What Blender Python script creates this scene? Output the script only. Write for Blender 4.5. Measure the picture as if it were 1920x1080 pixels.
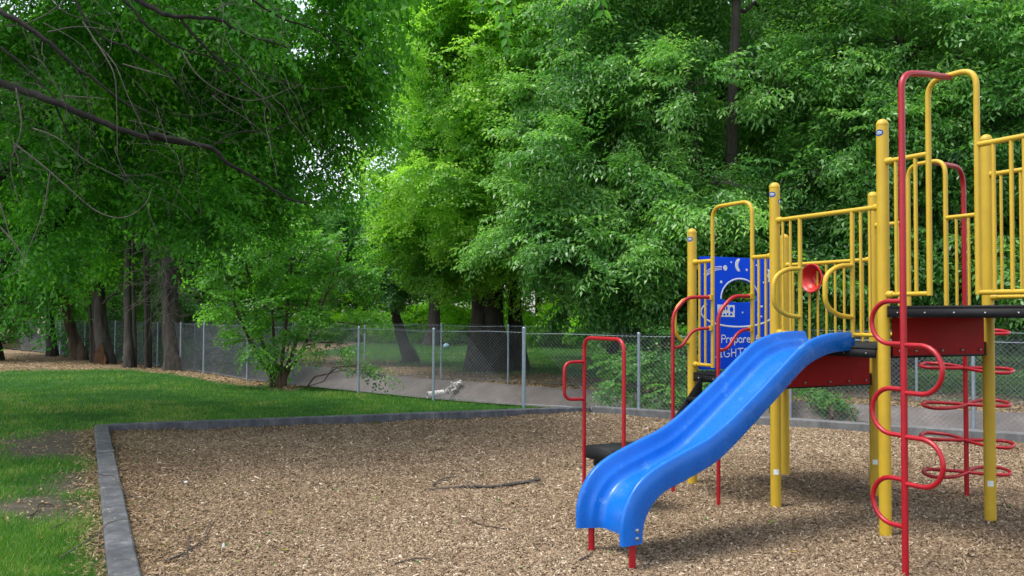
import bpy, math, random
import numpy as np
from mathutils import Vector, Matrix

R = math.radians
for o in list(bpy.data.objects):
    bpy.data.objects.remove(o)
SC = bpy.context.scene
COL = SC.collection
RNG = np.random.default_rng(11)
random.seed(5)

# ------------------------------------------------------------------ camera
FPX, PIT, ROLL, EYE = 1650.43, 0.0300766, 0.00484873, 1.6
cam = bpy.data.cameras.new('camera')
cam.sensor_width = 36.0
cam.lens = 36.0 * FPX / 1920.0
cam.clip_start, cam.clip_end = 0.05, 3000
co = bpy.data.objects.new('camera', cam)
COL.objects.link(co)
cp, sp, cr, sr = math.cos(PIT), math.sin(PIT), math.cos(ROLL), math.sin(ROLL)
fw = Vector((0, cp, sp)); up0 = Vector((0, -sp, cp)); r0 = Vector((1, 0, 0))
rt = r0 * cr + up0 * sr
up = up0 * cr - r0 * sr
co.matrix_world = Matrix(((rt.x, up.x, -fw.x, 0), (rt.y, up.y, -fw.y, 0), (rt.z, up.z, -fw.z, EYE), (0, 0, 0, 1)))
SC.camera = co

# ------------------------------------------------------------------ sky, sun, exposure
SUN_EL, SUN_AZ = R(66), R(-112)          # azimuth from +Y (away from the camera) towards +X
W = bpy.data.worlds.new('World')
SC.world = W
W.use_nodes = True
nt = W.node_tree
bg = nt.nodes['Background']
sky = nt.nodes.new('ShaderNodeTexSky')
sky.sky_type = 'NISHITA'
sky.sun_disc = False
sky.sun_elevation = SUN_EL
sky.sun_rotation = SUN_AZ
sky.air_density = 1.0
sky.dust_density = 2.0
sky.ozone_density = 1.0
hs = nt.nodes.new('ShaderNodeHueSaturation')
hs.inputs['Saturation'].default_value = 0.45      # a thin, milky overcast
nt.links.new(sky.outputs[0], hs.inputs['Color'])
nt.links.new(hs.outputs[0], bg.inputs['Color'])
bg.inputs['Strength'].default_value = 0.15
sl = bpy.data.lights.new('sun', 'SUN')
sl.energy = 1.3
sl.angle = R(20)
sl.color = (1.0, 0.95, 0.86)
so = bpy.data.objects.new('sun', sl)
COL.objects.link(so)
sdir = Vector((math.sin(SUN_AZ) * math.cos(SUN_EL), math.cos(SUN_AZ) * math.cos(SUN_EL), math.sin(SUN_EL)))
so.rotation_euler = sdir.to_track_quat('Z', 'Y').to_euler()
so.location = (0, 0, 30)
vs = SC.view_settings
SC.display_settings.display_device = 'sRGB'
vs.view_transform = 'Standard'
vs.look = 'None'
vs.exposure = 1.3
vs.gamma = 1.0
vs.use_curve_mapping = False
SC.cycles.max_bounces = 7
SC.cycles.transmission_bounces = 4
SC.cycles.glossy_bounces = 3
SC.cycles.diffuse_bounces = 5


# ------------------------------------------------------------------ survey helpers (metres, camera at the origin, y away)
def ray(px, py):
    a, b = px - 960, py - 540
    x = a * cr + b * sr
    v = -(-a * sr + b * cr) / FPX
    return np.array([x / FPX, cp - v * sp, sp + v * cp])


def gnd(px, py, z=0.0):
    d = ray(px, py)
    return d[:2] * ((z - EYE) / d[2])


def at(px, py, Y):
    d = ray(px, py)
    return np.array([d[0] * Y / d[1], Y, EYE + d[2] * Y / d[1]])


# the play structure's own grid: u runs away to the right, w runs towards the viewer's right
GA = np.array([2.71045, 6.41827]); TH = 0.46595; LU, LW = 1.1692, 1.1051
U3 = np.array([math.cos(TH), math.sin(TH), 0.0]); W3 = np.array([math.sin(TH), -math.cos(TH), 0.0]); Z3 = np.array([0, 0, 1.0])
GA3 = np.array([GA[0], GA[1], 0.0])


def G(ua, wb, z=0.0):
    """metres along u and w from the structure's origin post"""
    return GA3 + ua * U3 + wb * W3 + z * Z3


# ------------------------------------------------------------------ object helpers
def link(name, me, mat=None, parent=None):
    o = bpy.data.objects.new(name, me)
    COL.objects.link(o)
    if mat is not None:
        me.materials.append(mat)
    if parent is not None:
        o.parent = parent
        o.matrix_parent_inverse = parent.matrix_world.inverted() if not isinstance(parent, tuple) else Matrix()
    return o


def tag(o, label=None, cat=None, group=None, kind=None):
    if label: o['label'] = label
    if cat: o['category'] = cat
    if group: o['group'] = group
    if kind: o['kind'] = kind
    return o


def empty(name, loc):
    o = bpy.data.objects.new(name, None)
    COL.objects.link(o)
    o.location = tuple(float(c) for c in loc)
    o.empty_display_size = 0.2
    o.matrix_world = Matrix.Translation(Vector(o.location))
    return o


def np_mesh(name, V, quads=None, tris=None, attr=None, smooth=False, polys=None):
    me = bpy.data.meshes.new(name)
    V = np.asarray(V, dtype=np.float32)
    loops, starts, n = [], [], 0
    for F, k in ((quads, 4), (tris, 3)):
        if F is not None and len(F):
            F = np.asarray(F, dtype=np.int32)
            loops.append(F.ravel())
            starts.append(np.arange(len(F), dtype=np.int32) * k + n)
            n += len(F) * k
    if polys:
        for p in polys:
            loops.append(np.asarray(p, dtype=np.int32)); starts.append(np.array([n], dtype=np.int32)); n += len(p)
    L = np.concatenate(loops); S = np.concatenate(starts)
    me.vertices.add(len(V)); me.vertices.foreach_set('co', V.ravel())
    me.loops.add(len(L)); me.loops.foreach_set('vertex_index', L)
    me.polygons.add(len(S)); me.polygons.foreach_set('loop_start', S)
    if attr is not None:
        a = me.attributes.new('tint', 'FLOAT', 'FACE')
        a.data.foreach_set('value', np.asarray(attr, dtype=np.float32))
    me.update(calc_edges=True)
    if smooth:
        me.polygons.foreach_set('use_smooth', np.ones(len(S), dtype=bool))
        me.set_sharp_from_angle(angle=R(42))
    return me


class MB:
    """collects shapes, then builds them as ONE mesh object"""
    def __init__(self):
        self.v, self.q, self.p, self.n = [], [], [], 0

    def add(self, V, quads=(), polys=()):
        V = np.asarray(V, dtype=float)
        self.v.append(V)
        if len(quads): self.q.append(np.asarray(quads) + self.n)
        for f in polys: self.p.append([i + self.n for i in f])
        self.n += len(V)
        return self

    def tube(self, pts, r, n=10, cap=True, closed=False):
        P = np.asarray(pts, dtype=float)
        m = len(P)
        rad = np.full(m, r) if np.isscalar(r) else np.asarray(r, dtype=float)
        T = np.roll(P, -1, 0) - np.roll(P, 1, 0) if closed else np.gradient(P, axis=0)
        T /= np.linalg.norm(T, axis=1)[:, None] + 1e-12
        ref = np.array([0, 0, 1.0]) if abs(T[0][2]) < 0.9 else np.array([1.0, 0, 0])
        N = np.cross(T[0], ref); N /= np.linalg.norm(N)
        ang = np.arange(n) * 2 * np.pi / n
        V = np.zeros((m, n, 3))
        for i in range(m):
            N = N - T[i] * N.dot(T[i]); N /= np.linalg.norm(N) + 1e-12
            B = np.cross(T[i], N)
            V[i] = P[i] + rad[i] * (np.cos(ang)[:, None] * N + np.sin(ang)[:, None] * B)
        q = []
        rows = m if closed else m - 1
        for i in range(rows):
            a, b = i * n, ((i + 1) % m) * n
            for j in range(n):
                k = (j + 1) % n
                q.append((a + j, a + k, b + k, b + j))
        polys = [] if (closed or not cap) else [list(range(n))[::-1], [(m - 1) * n + j for j in range(n)]]
        return self.add(V.reshape(-1, 3), q, polys)

    def box(self, c, ax, ay, az, sx, sy, sz, bev=0.0):
        """a box round c with half sizes along three axes; chamfered on the edges along az if bev"""
        c, ax, ay, az = (np.asarray(t, dtype=float) for t in (c, ax, ay, az))
        if bev:
            pl = [(-sx + bev, -sy), (sx - bev, -sy), (sx, -sy + bev), (sx, sy - bev), (sx - bev, sy), (-sx + bev, sy), (-sx, sy - bev), (-sx, -sy + bev)]
        else:
            pl = [(-sx, -sy), (sx, -sy), (sx, sy), (-sx, sy)]
        k = len(pl)
        V = [c + x * ax + y * ay - sz * az for x, y in pl] + [c + x * ax + y * ay + sz * az for x, y in pl]
        q = [(i, (i + 1) % k, k + (i + 1) % k, k + i) for i in range(k)]
        return self.add(V, q, [list(range(k))[::-1], list(range(k, 2 * k))])

    def prism(self, pts, d):
        """polygon extruded along the vector d"""
        P = np.asarray(pts, dtype=float); k = len(P)
        V = np.vstack([P, P + np.asarray(d, dtype=float)])
        q = [(i, (i + 1) % k, k + (i + 1) % k, k + i) for i in range(k)]
        return self.add(V, q, [list(range(k))[::-1], list(range(k, 2 * k))])

    def ball(self, c, r, n=10, m=6, sq=(1, 1, 1)):
        V, q = [], []
        for i in range(m + 1):
            t = math.pi * i / m
            for j in range(n):
                a = 2 * math.pi * j / n
                V.append((c[0] + r * sq[0] * math.sin(t) * math.cos(a), c[1] + r * sq[1] * math.sin(t) * math.sin(a), c[2] + r * sq[2] * math.cos(t)))
        for i in range(m):
            for j in range(n):
                q.append((i * n + j, (i + 1) * n + j, (i + 1) * n + (j + 1) % n, i * n + (j + 1) % n))
        return self.add(V, q)

    def lathe(self, o, axis, prof, n=24):
        """prof: (distance along axis, radius)"""
        axis = np.asarray(axis, dtype=float); axis /= np.linalg.norm(axis)
        ref = np.array([0, 0, 1.0]) if abs(axis[2]) < 0.9 else np.array([1.0, 0, 0])
        N = np.cross(axis, ref); N /= np.linalg.norm(N); B = np.cross(axis, N)
        ang = np.arange(n) * 2 * np.pi / n
        V = np.concatenate([np.asarray(o) + h * axis + r * (np.cos(ang)[:, None] * N + np.sin(ang)[:, None] * B) for h, r in prof])
        q = [(i * n + j, i * n + (j + 1) % n, (i + 1) * n + (j + 1) % n, (i + 1) * n + j) for i in range(len(prof) - 1) for j in range(n)]
        return self.add(V, q)

    def build(self, name, mat, parent=None, smooth=True):
        V = np.vstack(self.v)
        Q = np.vstack(self.q) if self.q else None
        me = np_mesh(name, V, quads=Q, polys=self.p, smooth=smooth)
        return link(name, me, mat, parent)


def smooth_path(pts, k=6, closed=False):
    """Catmull-Rom through the points"""
    P = [np.asarray(p, dtype=float) for p in pts]
    n = len(P); out = []
    seg = n if closed else n - 1
    for i in range(seg):
        p1, p2 = P[i], P[(i + 1) % n]
        p0 = P[i - 1] if (closed or i > 0) else 2 * p1 - p2
        p3 = P[(i + 2) % n] if (closed or i + 2 < n) else 2 * p2 - p1
        for t in np.arange(k) / k:
            out.append(0.5 * (2 * p1 + (p2 - p0) * t + (2 * p0 - 5 * p1 + 4 * p2 - p3) * t * t + (3 * p1 - p0 - 3 * p2 + p3) * t ** 3))
    if not closed: out.append(P[-1])
    return np.array(out)


def fillet(pts, rad, k=6):
    """polyline with its inner corners rounded"""
    P = [np.asarray(p, dtype=float) for p in pts]
    out = [P[0]]
    for i in range(1, len(P) - 1):
        a, b, c = P[i - 1], P[i], P[i + 1]
        d1, d2 = (a - b), (c - b)
        l1, l2 = np.linalg.norm(d1), np.linalg.norm(d2)
        r = min(rad, l1 * 0.49, l2 * 0.49)
        s, e = b + d1 / l1 * r, b + d2 / l2 * r
        for t in np.linspace(0, 1, k + 1):
            out.append((1 - t) ** 2 * s + 2 * t * (1 - t) * b + t * t * e)
    out.append(P[-1])
    return np.array(out)


# ------------------------------------------------------------------ materials
def new_mat(name):
    m = bpy.data.materials.new(name)
    m.use_nodes = True
    n = m.node_tree
    b = n.nodes['Principled BSDF']
    return m, n, b


def ramp(n, fac, stops):
    r = n.nodes.new('ShaderNodeValToRGB')
    while len(r.color_ramp.elements) < len(stops):
        r.color_ramp.elements.new(0.5)
    for e, (p, c) in zip(r.color_ramp.elements, stops):
        e.position = p; e.color = (*c, 1)
    n.links.new(fac, r.inputs[0])
    return r.outputs[0]


def noise(n, scale, detail=6, rough=0.6, coord='Object', dist=0.0, stretch=None):
    tc = n.nodes.new('ShaderNodeTexCoord')
    t = n.nodes.new('ShaderNodeTexNoise')
    t.inputs['Scale'].default_value = scale
    t.inputs['Detail'].default_value = detail
    t.inputs['Roughness'].default_value = rough
    t.inputs['Distortion'].default_value = dist
    src = tc.outputs[coord]
    if stretch:
        mp = n.nodes.new('ShaderNodeMapping'); mp.inputs['Scale'].default_value = stretch
        n.links.new(src, mp.inputs[0]); src = mp.outputs[0]
    n.links.new(src, t.inputs['Vector'])
    return t.outputs['Fac']


def bump(n, b, h, strength=0.3, dist=0.02):
    k = n.nodes.new('ShaderNodeBump')
    k.inputs['Strength'].default_value = strength
    k.inputs['Distance'].default_value = dist
    n.links.new(h, k.inputs['Height'])
    n.links.new(k.outputs[0], b.inputs['Normal'])


def paint(name, col, rough=0.35, dark=0.75, scale=9, bumpy=0.06, metal=0.0, bscale=160, spec=0.5, scuff=None):
    """painted or moulded surface with uneven wear"""
    m, n, b = new_mat(name)
    c2 = tuple(c * dark for c in col)
    f = noise(n, scale, 8, 0.65)
    base = ramp(n, f, [(0.3, c2), (0.55, col), (0.8, tuple(min(1, c * 1.08 + 0.004) for c in col))])
    if scuff:                                   # worn and scratched spots
        sc_, ss, th, amt, st_ = scuff
        k = ramp(n, noise(n, ss, 12, 0.8, stretch=st_), [(th, (0, 0, 0)), (th + .12, (amt, amt, amt))])
        mx = n.nodes.new('ShaderNodeMix'); mx.data_type = 'RGBA'
        n.links.new(k, mx.inputs[0]); n.links.new(base, mx.inputs[6]); mx.inputs[7].default_value = (*sc_, 1)
        base = mx.outputs[2]
    n.links.new(base, b.inputs['Base Color'])
    f2 = noise(n, 25, 5, 0.7)
    mr = n.nodes.new('ShaderNodeMapRange')
    mr.inputs['To Min'].default_value = rough - 0.1; mr.inputs['To Max'].default_value = rough + 0.18
    n.links.new(f2, mr.inputs[0]); n.links.new(mr.outputs[0], b.inputs['Roughness'])
    b.inputs['Metallic'].default_value = metal
    b.inputs['Specular IOR Level'].default_value = spec
    bump(n, b, noise(n, bscale, 2, 0.5), bumpy, 0.004)
    return m


M = {}
M['yellow'] = paint('yellow_powder_coat', (0.53, 0.345, 0.020), 0.42, 0.90, scale=5, scuff=((.20, .12, .03), 22, .66, .6, (1, 1, .5)))
M['red'] = paint('red_powder_coat', (0.36, 0.004, 0.014), 0.30, 0.8, scuff=((.10, .012, .014), 26, .65, .6, (1, 1, .6)))
M['riser'] = paint('red_sheet', (0.34, 0.003, 0.003), 0.5, 0.88, scale=4, spec=.15)
M['slide'] = paint('blue_moulded_plastic', (0.002, 0.122, 0.53), 0.25, 0.84, scale=6, bumpy=0.10, bscale=90, spec=.4, scuff=((.16, .34, .62), 7, .56, .5, (1, 1, 1)))
M['panel'] = paint('blue_sheet_plastic', (0.003, 0.075, 0.80), 0.6, 0.94, spec=.1)
M['white'] = paint('white_sheet_plastic', (0.74, 0.78, 0.78), 0.5, 0.85)
M['deck'] = paint('black_coated_deck', (0.010, 0.0105, 0.013), 0.6, 0.6, bumpy=0.3, spec=.25)
M['horn'] = paint('red_horn_plastic', (0.50, 0.02, 0.012), 0.35, 0.75, scale=14)
M['bolt'] = paint('zinc_bolt', (0.35, 0.35, 0.37), 0.35, 0.6, metal=1.0)
M['badge'] = paint('blue_badge', (0.01, 0.07, 0.30), 0.5, 0.9, spec=.2)
M['steel'] = paint('galvanised_steel', (0.30, 0.36, 0.42), 0.45, 0.7, scale=30, metal=0.6)
M['wire'] = paint('galvanised_wire', (0.21, 0.235, 0.26), 0.55, 0.8, metal=0.2)
M['pipe'] = paint('white_pipe', (0.72, 0.70, 0.66), 0.6, 0.7, scale=12)
M['shed'] = paint('brown_boards', (0.16, 0.075, 0.04), 0.8, 0.5, scale=3)
M['roof'] = paint('grey_roofing', (0.16, 0.16, 0.165), 0.8, 0.7)
M['rail'] = paint('weathered_rail', (0.42, 0.42, 0.43), 0.8, 0.6, scale=5)


def concrete(name, a, b_, c):
    m, n, b = new_mat(name)
    f = noise(n, 1.6, 10, 0.7)
    n.links.new(ramp(n, f, [(0.25, a), (0.5, b_), (0.75, c)]), b.inputs['Base Color'])
    b.inputs['Roughness'].default_value = 0.9
    bump(n, b, noise(n, 60, 8, 0.75), 0.5, 0.01)
    return m


def concrete_stained(name, a, b_, c):
    m, n, b = new_mat(name)
    f1 = noise(n, 3.2, 10, 0.75); f2 = noise(n, 9, 6, 0.7, stretch=(1, 1, 0.12))
    ad = n.nodes.new('ShaderNodeMix'); ad.inputs[0].default_value = .45
    n.links.new(f1, ad.inputs[2]); n.links.new(f2, ad.inputs[3])
    n.links.new(ramp(n, ad.outputs[0], [(0.36, a), (0.5, b_), (0.63, c)]), b.inputs['Base Color'])
    b.inputs['Roughness'].default_value = 0.9
    bump(n, b, noise(n, 55, 9, 0.8), 0.8, 0.012)
    return m


M['curb'] = concrete_stained('weathered_concrete', (0.035, 0.037, 0.043), (0.078, 0.082, 0.092), (0.16, 0.165, 0.172))
M['curb_pale'] = concrete_stained('pale_weathered_concrete', (0.08, 0.082, 0.085), (0.14, 0.142, 0.145), (0.20, 0.2, 0.2))
M['channel'] = concrete('channel_concrete', (0.07, 0.062, 0.06), (0.115, 0.10, 0.096), (0.18, 0.157, 0.15))
M['stone'] = concrete('pale_stone', (0.45, 0.44, 0.42), (0.6, 0.59, 0.57), (0.72, 0.71, 0.69))


def bark(name, a, b_, k=1.0):
    m, n, b = new_mat(name)
    f = noise(n, 7 * k, 9, 0.7, stretch=(1, 1, 0.22), dist=0.6)
    n.links.new(ramp(n, f, [(0.3, a), (0.65, b_)]), b.inputs['Base Color'])
    b.inputs['Roughness'].default_value = 0.95
    bump(n, b, f, 1.0, 0.06)
    return m


M['bark_dark'] = bark('dark_bark', (0.012, 0.010, 0.008), (0.055, 0.045, 0.037))
M['bark_black'] = bark('black_bark', (0.004, 0.0035, 0.003), (0.028, 0.022, 0.018))
M['bark_grey'] = bark('grey_bark', (0.018, 0.015, 0.012), (0.08, 0.066, 0.056))
M['bark_brown'] = bark('brown_bark', (0.03, 0.02, 0.014), (0.14, 0.09, 0.06))
M['twig'] = bark('pale_twig', (0.06, 0.05, 0.042), (0.17, 0.145, 0.125), 3)
M['scar'] = bark('bare_wood', (0.035, 0.016, 0.008), (0.16, 0.075, 0.035), 2)


def leafmat(name, stops, trans=0.4, rough=0.42, tcol=1.7, spec=0.4):
    m, n, b = new_mat(name)
    at_ = n.nodes.new('ShaderNodeAttribute'); at_.attribute_name = 'tint'
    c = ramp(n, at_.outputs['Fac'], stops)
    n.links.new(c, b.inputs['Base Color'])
    b.inputs['Roughness'].default_value = rough
    b.inputs['Specular IOR Level'].default_value = spec
    if trans > 0:
        tr = n.nodes.new('ShaderNodeBsdfTranslucent')
        mul = n.nodes.new('ShaderNodeMix'); mul.data_type = 'RGBA'; mul.blend_type = 'MULTIPLY'
        mul.inputs[0].default_value = 1.0
        n.links.new(c, mul.inputs[6])
        mul.inputs[7].default_value = (tcol * 1.05, tcol * 1.2, tcol * 0.5, 1)
        n.links.new(mul.outputs[2], tr.inputs['Color'])
        mx = n.nodes.new('ShaderNodeMixShader'); mx.inputs[0].default_value = trans
        out = n.nodes['Material Output']
        n.links.new(b.outputs[0], mx.inputs[1]); n.links.new(tr.outputs[0], mx.inputs[2])
        n.links.new(mx.outputs[0], out.inputs['Surface'])
    return m


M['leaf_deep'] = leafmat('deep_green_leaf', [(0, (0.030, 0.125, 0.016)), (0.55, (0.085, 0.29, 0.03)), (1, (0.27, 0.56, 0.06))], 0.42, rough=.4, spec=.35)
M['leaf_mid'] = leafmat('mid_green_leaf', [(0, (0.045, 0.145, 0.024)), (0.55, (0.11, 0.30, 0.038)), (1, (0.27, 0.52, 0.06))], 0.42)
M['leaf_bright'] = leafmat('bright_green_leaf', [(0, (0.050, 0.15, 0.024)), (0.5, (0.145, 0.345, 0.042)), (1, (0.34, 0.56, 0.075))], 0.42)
M['leaf_willow'] = leafmat('narrow_silvery_leaf', [(0, (0.026, 0.105, 0.026)), (0.5, (0.10, 0.268, 0.058)), (1, (0.31, 0.54, 0.145))], 0.36, rough=0.38, spec=0.5)
M['leaf_pale'] = leafmat('pale_green_leaf', [(0, (0.057, 0.171, 0.057)), (0.6, (0.123, 0.294, 0.095)), (1, (0.247, 0.475, 0.114))], 0.38)
M['leaf_hedge'] = leafmat('yellow_green_leaf', [(0, (0.09, 0.24, 0.02)), (0.5, (0.24, 0.50, 0.035)), (1, (0.46, 0.68, 0.08))], 0.45)
M['leaf_dark'] = leafmat('dark_leaf', [(0, (0.022, 0.085, 0.018)), (0.6, (0.055, 0.18, 0.034)), (1, (0.14, 0.32, 0.05))], 0.35)
M['blade'] = leafmat('grass_blade', [(0, (0.024, 0.09, 0.012)), (0.5, (0.06, 0.18, 0.02)), (0.85, (0.13, 0.26, 0.035)), (1, (0.34, 0.30, 0.12))], 0.3, rough=0.5, spec=0.3)
M['chip'] = leafmat('wood_chip', [(0, (0.070, 0.045, 0.027)), (0.3, (0.155, 0.105, 0.065)), (0.6, (0.255, 0.182, 0.114)), (0.85, (0.375, 0.282, 0.188)), (1, (0.56, 0.475, 0.36))], 0.0, rough=0.85, spec=0.2)
M['litter'] = leafmat('dry_leaf', [(0, (0.08, 0.052, 0.03)), (0.5, (0.25, 0.17, 0.10)), (1, (0.46, 0.35, 0.22))], 0.15, rough=0.8, spec=0.2)
M['fresh'] = leafmat('fallen_green_leaf', [(0, (0.04, 0.11, 0.02)), (0.6, (0.09, 0.18, 0.03)), (1, (0.5, 0.36, 0.03))], 0.2, rough=0.6)


def ground_mat():
    """grass soil, bare earth and leaf litter by two zone layers, each with its own grain"""
    m, n, b = new_mat('park_ground')
    def lay(stops, s, det=10):
        return ramp(n, noise(n, s, det, 0.75), stops)
    grass = lay([(0.3, (0.012, 0.050, 0.008)), (0.5, (0.024, 0.088, 0.012)), (0.72, (0.045, 0.125, 0.02))], 9)
    litter = lay([(0.28, (0.08, 0.054, 0.034)), (0.5, (0.23, 0.163, 0.105)), (0.72, (0.40, 0.31, 0.21))], 11)
    dirt = lay([(0.28, (0.055, 0.042, 0.034)), (0.5, (0.10, 0.08, 0.066)), (0.75, (0.165, 0.135, 0.11))], 6)
    cur = grass
    for nm, c in (('litter', litter), ('dirt', dirt)):
        a = n.nodes.new('ShaderNodeAttribute'); a.attribute_name = nm
        mx = n.nodes.new('ShaderNodeMix'); mx.data_type = 'RGBA'
        n.links.new(a.outputs['Fac'], mx.inputs[0]); n.links.new(cur, mx.inputs[6]); n.links.new(c, mx.inputs[7])
        cur = mx.outputs[2]
    n.links.new(cur, b.inputs['Base Color'])
    b.inputs['Roughness'].default_value = 0.95
    b.inputs['Specular IOR Level'].default_value = 0.15
    bump(n, b, noise(n, 30, 8, 0.8), 0.8, 0.03)
    return m


def chipbed_mat():
    m, n, b = new_mat('wood_chip_bed')
    n.links.new(ramp(n, noise(n, 70, 6, 0.8), [(0.3, (0.07, 0.047, 0.031)), (0.5, (0.16, 0.11, 0.073)), (0.68, (0.25, 0.178, 0.118)), (0.82, (0.36, 0.27, 0.19))]), b.inputs['Base Color'])
    b.inputs['Roughness'].default_value = 0.95
    b.inputs['Specular IOR Level'].default_value = 0.15
    bump(n, b, noise(n, 60, 6, 0.8), 1.0, 0.02)
    return m


M['ground'] = ground_mat()
M['bed'] = chipbed_mat()

# ------------------------------------------------------------------ the lie of the land
FENCE = np.array([(16, 5.6), (6.4, 11.45), (1.3, 14.45), (.21, 15.13), (-1.44, 16.26), (-3.07, 17.7), (-4.78, 19.3), (-6.2, 20.7), (-8.1, 23.2), (-10.4, 25.9), (-13.0, 28.9), (-17, 33.2), (-26, 42)], dtype=float)


def to_line(X, Y, line=FENCE):
    """signed distance to a polyline (positive on the far side)"""
    best = np.full(np.shape(X), 1e9); sgn = np.ones(np.shape(X))
    last = len(line) - 2
    for i in range(last + 1):
        p, q = line[i], line[i + 1]
        d = q - p; l2 = d @ d
        t = ((X - p[0]) * d[0] + (Y - p[1]) * d[1]) / l2
        t = np.clip(t, -99 if i == 0 else 0, 99 if i == last else 1)
        ex, ey = X - p[0] - t * d[0], Y - p[1] - t * d[1]
        dist = np.hypot(ex, ey)
        s = np.sign(ex * d[1] - ey * d[0])
        m = dist < best
        best = np.where(m, dist, best); sgn = np.where(m, s, sgn)
    return best * sgn


CH = [(0.22, 0.012), (0.45, -0.02), (1.75, -0.95), (2.35, -0.97), (3.55, -0.03), (3.80, 0.012)]
BORDER = {'corner': np.array([-5.33, 11.70]), 'back': np.array([1.28, 14.24]), 'right': np.array([6.47, 11.17])}
dL = np.array([0.437, -0.899])                     # the left border runs towards the camera
POLY = [BORDER['corner'], BORDER['back'], BORDER['right'] + (BORDER['right'] - BORDER['back']) * 1.6, np.array([16.0, -4.0]), BORDER['corner'] + dL * 17.0]


def in_poly(X, Y, poly=POLY):
    ins = np.zeros(np.shape(X), dtype=bool)
    k = len(poly)
    for i in range(k):
        (x1, y1), (x2, y2) = poly[i], poly[(i + 1) % k]
        c = ((y1 > Y) != (y2 > Y)) & (X < (x2 - x1) * (Y - y1) / (y2 - y1 + 1e-12) + x1)
        ins ^= c
    return ins


def vnoise(X, Y, s, seed=0):
    """smooth value noise in 0..1"""
    g = np.random.default_rng(seed).random((97, 97))
    x, y = X / s + 1000.3, Y / s + 1000.7
    xi, yi = np.floor(x).astype(int), np.floor(y).astype(int)
    fx, fy = x - xi, y - yi
    fx, fy = fx * fx * (3 - 2 * fx), fy * fy * (3 - 2 * fy)
    a, b = g[xi % 97, yi % 97], g[(xi + 1) % 97, yi % 97]
    c, d = g[xi % 97, (yi + 1) % 97], g[(xi + 1) % 97, (yi + 1) % 97]
    return (a * (1 - fx) + b * fx) * (1 - fy) + (c * (1 - fx) + d * fx) * fy


def lawn_z(X, Y):
    d = to_line(X, Y)
    z = 0.035 + 0.05 * (vnoise(X, Y, 2.3, 3) - 0.5) * np.clip((np.hypot(X, Y) - 4) / 8, 0, 1)
    z = z * np.clip((-d - 0.15) / 1.0, 0, 1) + np.where(d > 4.2, 0.04 * (vnoise(X, Y, 4, 4)), 0)
    return z


DIRT = [(gnd(128, 838), 0.85, 1.75, 0.38), (gnd(85, 960), 1.3, 0.75, 0.2), (gnd(165, 915), 0.55, 0.9, 0.4)]


def zones(X, Y):
    d = to_line(X, Y)
    wob = (vnoise(X, Y, 1.1, 7) - 0.5) * 1.3 + (vnoise(X, Y, 0.35, 8) - 0.5) * 0.7
    lit = np.zeros(np.shape(X))
    near = (d < 0.3)
    lit = np.where(near & (X < -4.5), np.clip((d + 1.0 + wob * 0.5) / 0.5, 0, 1), lit)
    lit = np.where(near & (X < -6), np.maximum(lit, np.clip((Y - 24.9 - 0.45 * (X + 9.6) + wob * 1.5) / 1.3, 0, 1)), lit)
    lit = np.where(d > 3.6, np.clip((7.2 - d + wob * 1.8) / 1.5, 0, 1), lit)
    lit = np.where((d > 3.6) & (X < -8), 1.0, lit)
    dirt = np.zeros(np.shape(X))
    for c, rx, ry, rot in DIRT:
        ex, ey = X - c[0], Y - c[1]
        a, b = ex * math.cos(rot) + ey * math.sin(rot), -ex * math.sin(rot) + ey * math.cos(rot)
        q = np.sqrt((a / rx) ** 2 + (b / ry) ** 2)
        dirt = np.maximum(dirt, np.clip((1.2 - q + wob * 0.75) / 0.85, 0, .96))
    e = BORDER['corner'] - dL * 0.0
    off = (X - e[0]) * -dL[1] + (Y - e[1]) * dL[0]       # distance from the left border line (negative outside)
    strip = np.clip((0.17 + off + 0.18 + wob * 0.2) / 0.2, 0, 1) * (off < 0) * (Y < 12)
    dirt = np.maximum(dirt, strip)
    return lit, dirt


def grow(a, b, step, lim, g=1.25):
    mid = list(np.arange(a, b + 1e-6, step))
    s, x = step, a
    lo = []
    while x > -lim:
        s *= g; x -= s; lo.append(x)
    s, x = step, mid[-1]; hi = []
    while x < lim:
        s *= g; x += s; hi.append(x)
    return np.array(lo[::-1] + mid + hi)


def build_ground():
    xs = grow(-19, 14, 0.17, 900); ys = grow(-3, 36, 0.17, 900)
    X, Y = np.meshgrid(xs, ys, indexing='ij')
    d = to_line(X, Y)
    Z = lawn_z(X, Y)
    prof = np.interp(d, [0.22, 0.5, 1.7, 2.4, 3.5, 3.75], [0, -0.12, -1.1, -1.1, -0.15, 0])
    Z = Z + np.where((d > 0.2) & (d < 3.78), prof, 0)
    Z = np.where(in_poly(X, Y), -0.10, Z)
    n, k = X.shape
    idx = np.arange(n * k).reshape(n, k)
    q = np.stack([idx[:-1, :-1], idx[1:, :-1], idx[1:, 1:], idx[:-1, 1:]], -1).reshape(-1, 4)
    me = np_mesh('ground', np.stack([X, Y, Z], -1).reshape(-1, 3), quads=q)
    lit, dirt = zones(X, Y)
    for nm, v in (('litter', lit), ('dirt', dirt)):
        a = me.attributes.new(nm, 'FLOAT', 'POINT')
        a.data.foreach_set('value', v.ravel().astype(np.float32))
    me.polygons.foreach_set('use_smooth', np.ones(len(q), dtype=bool))
    tag(link('ground', me, M['ground']), kind='structure')


build_ground()

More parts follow.
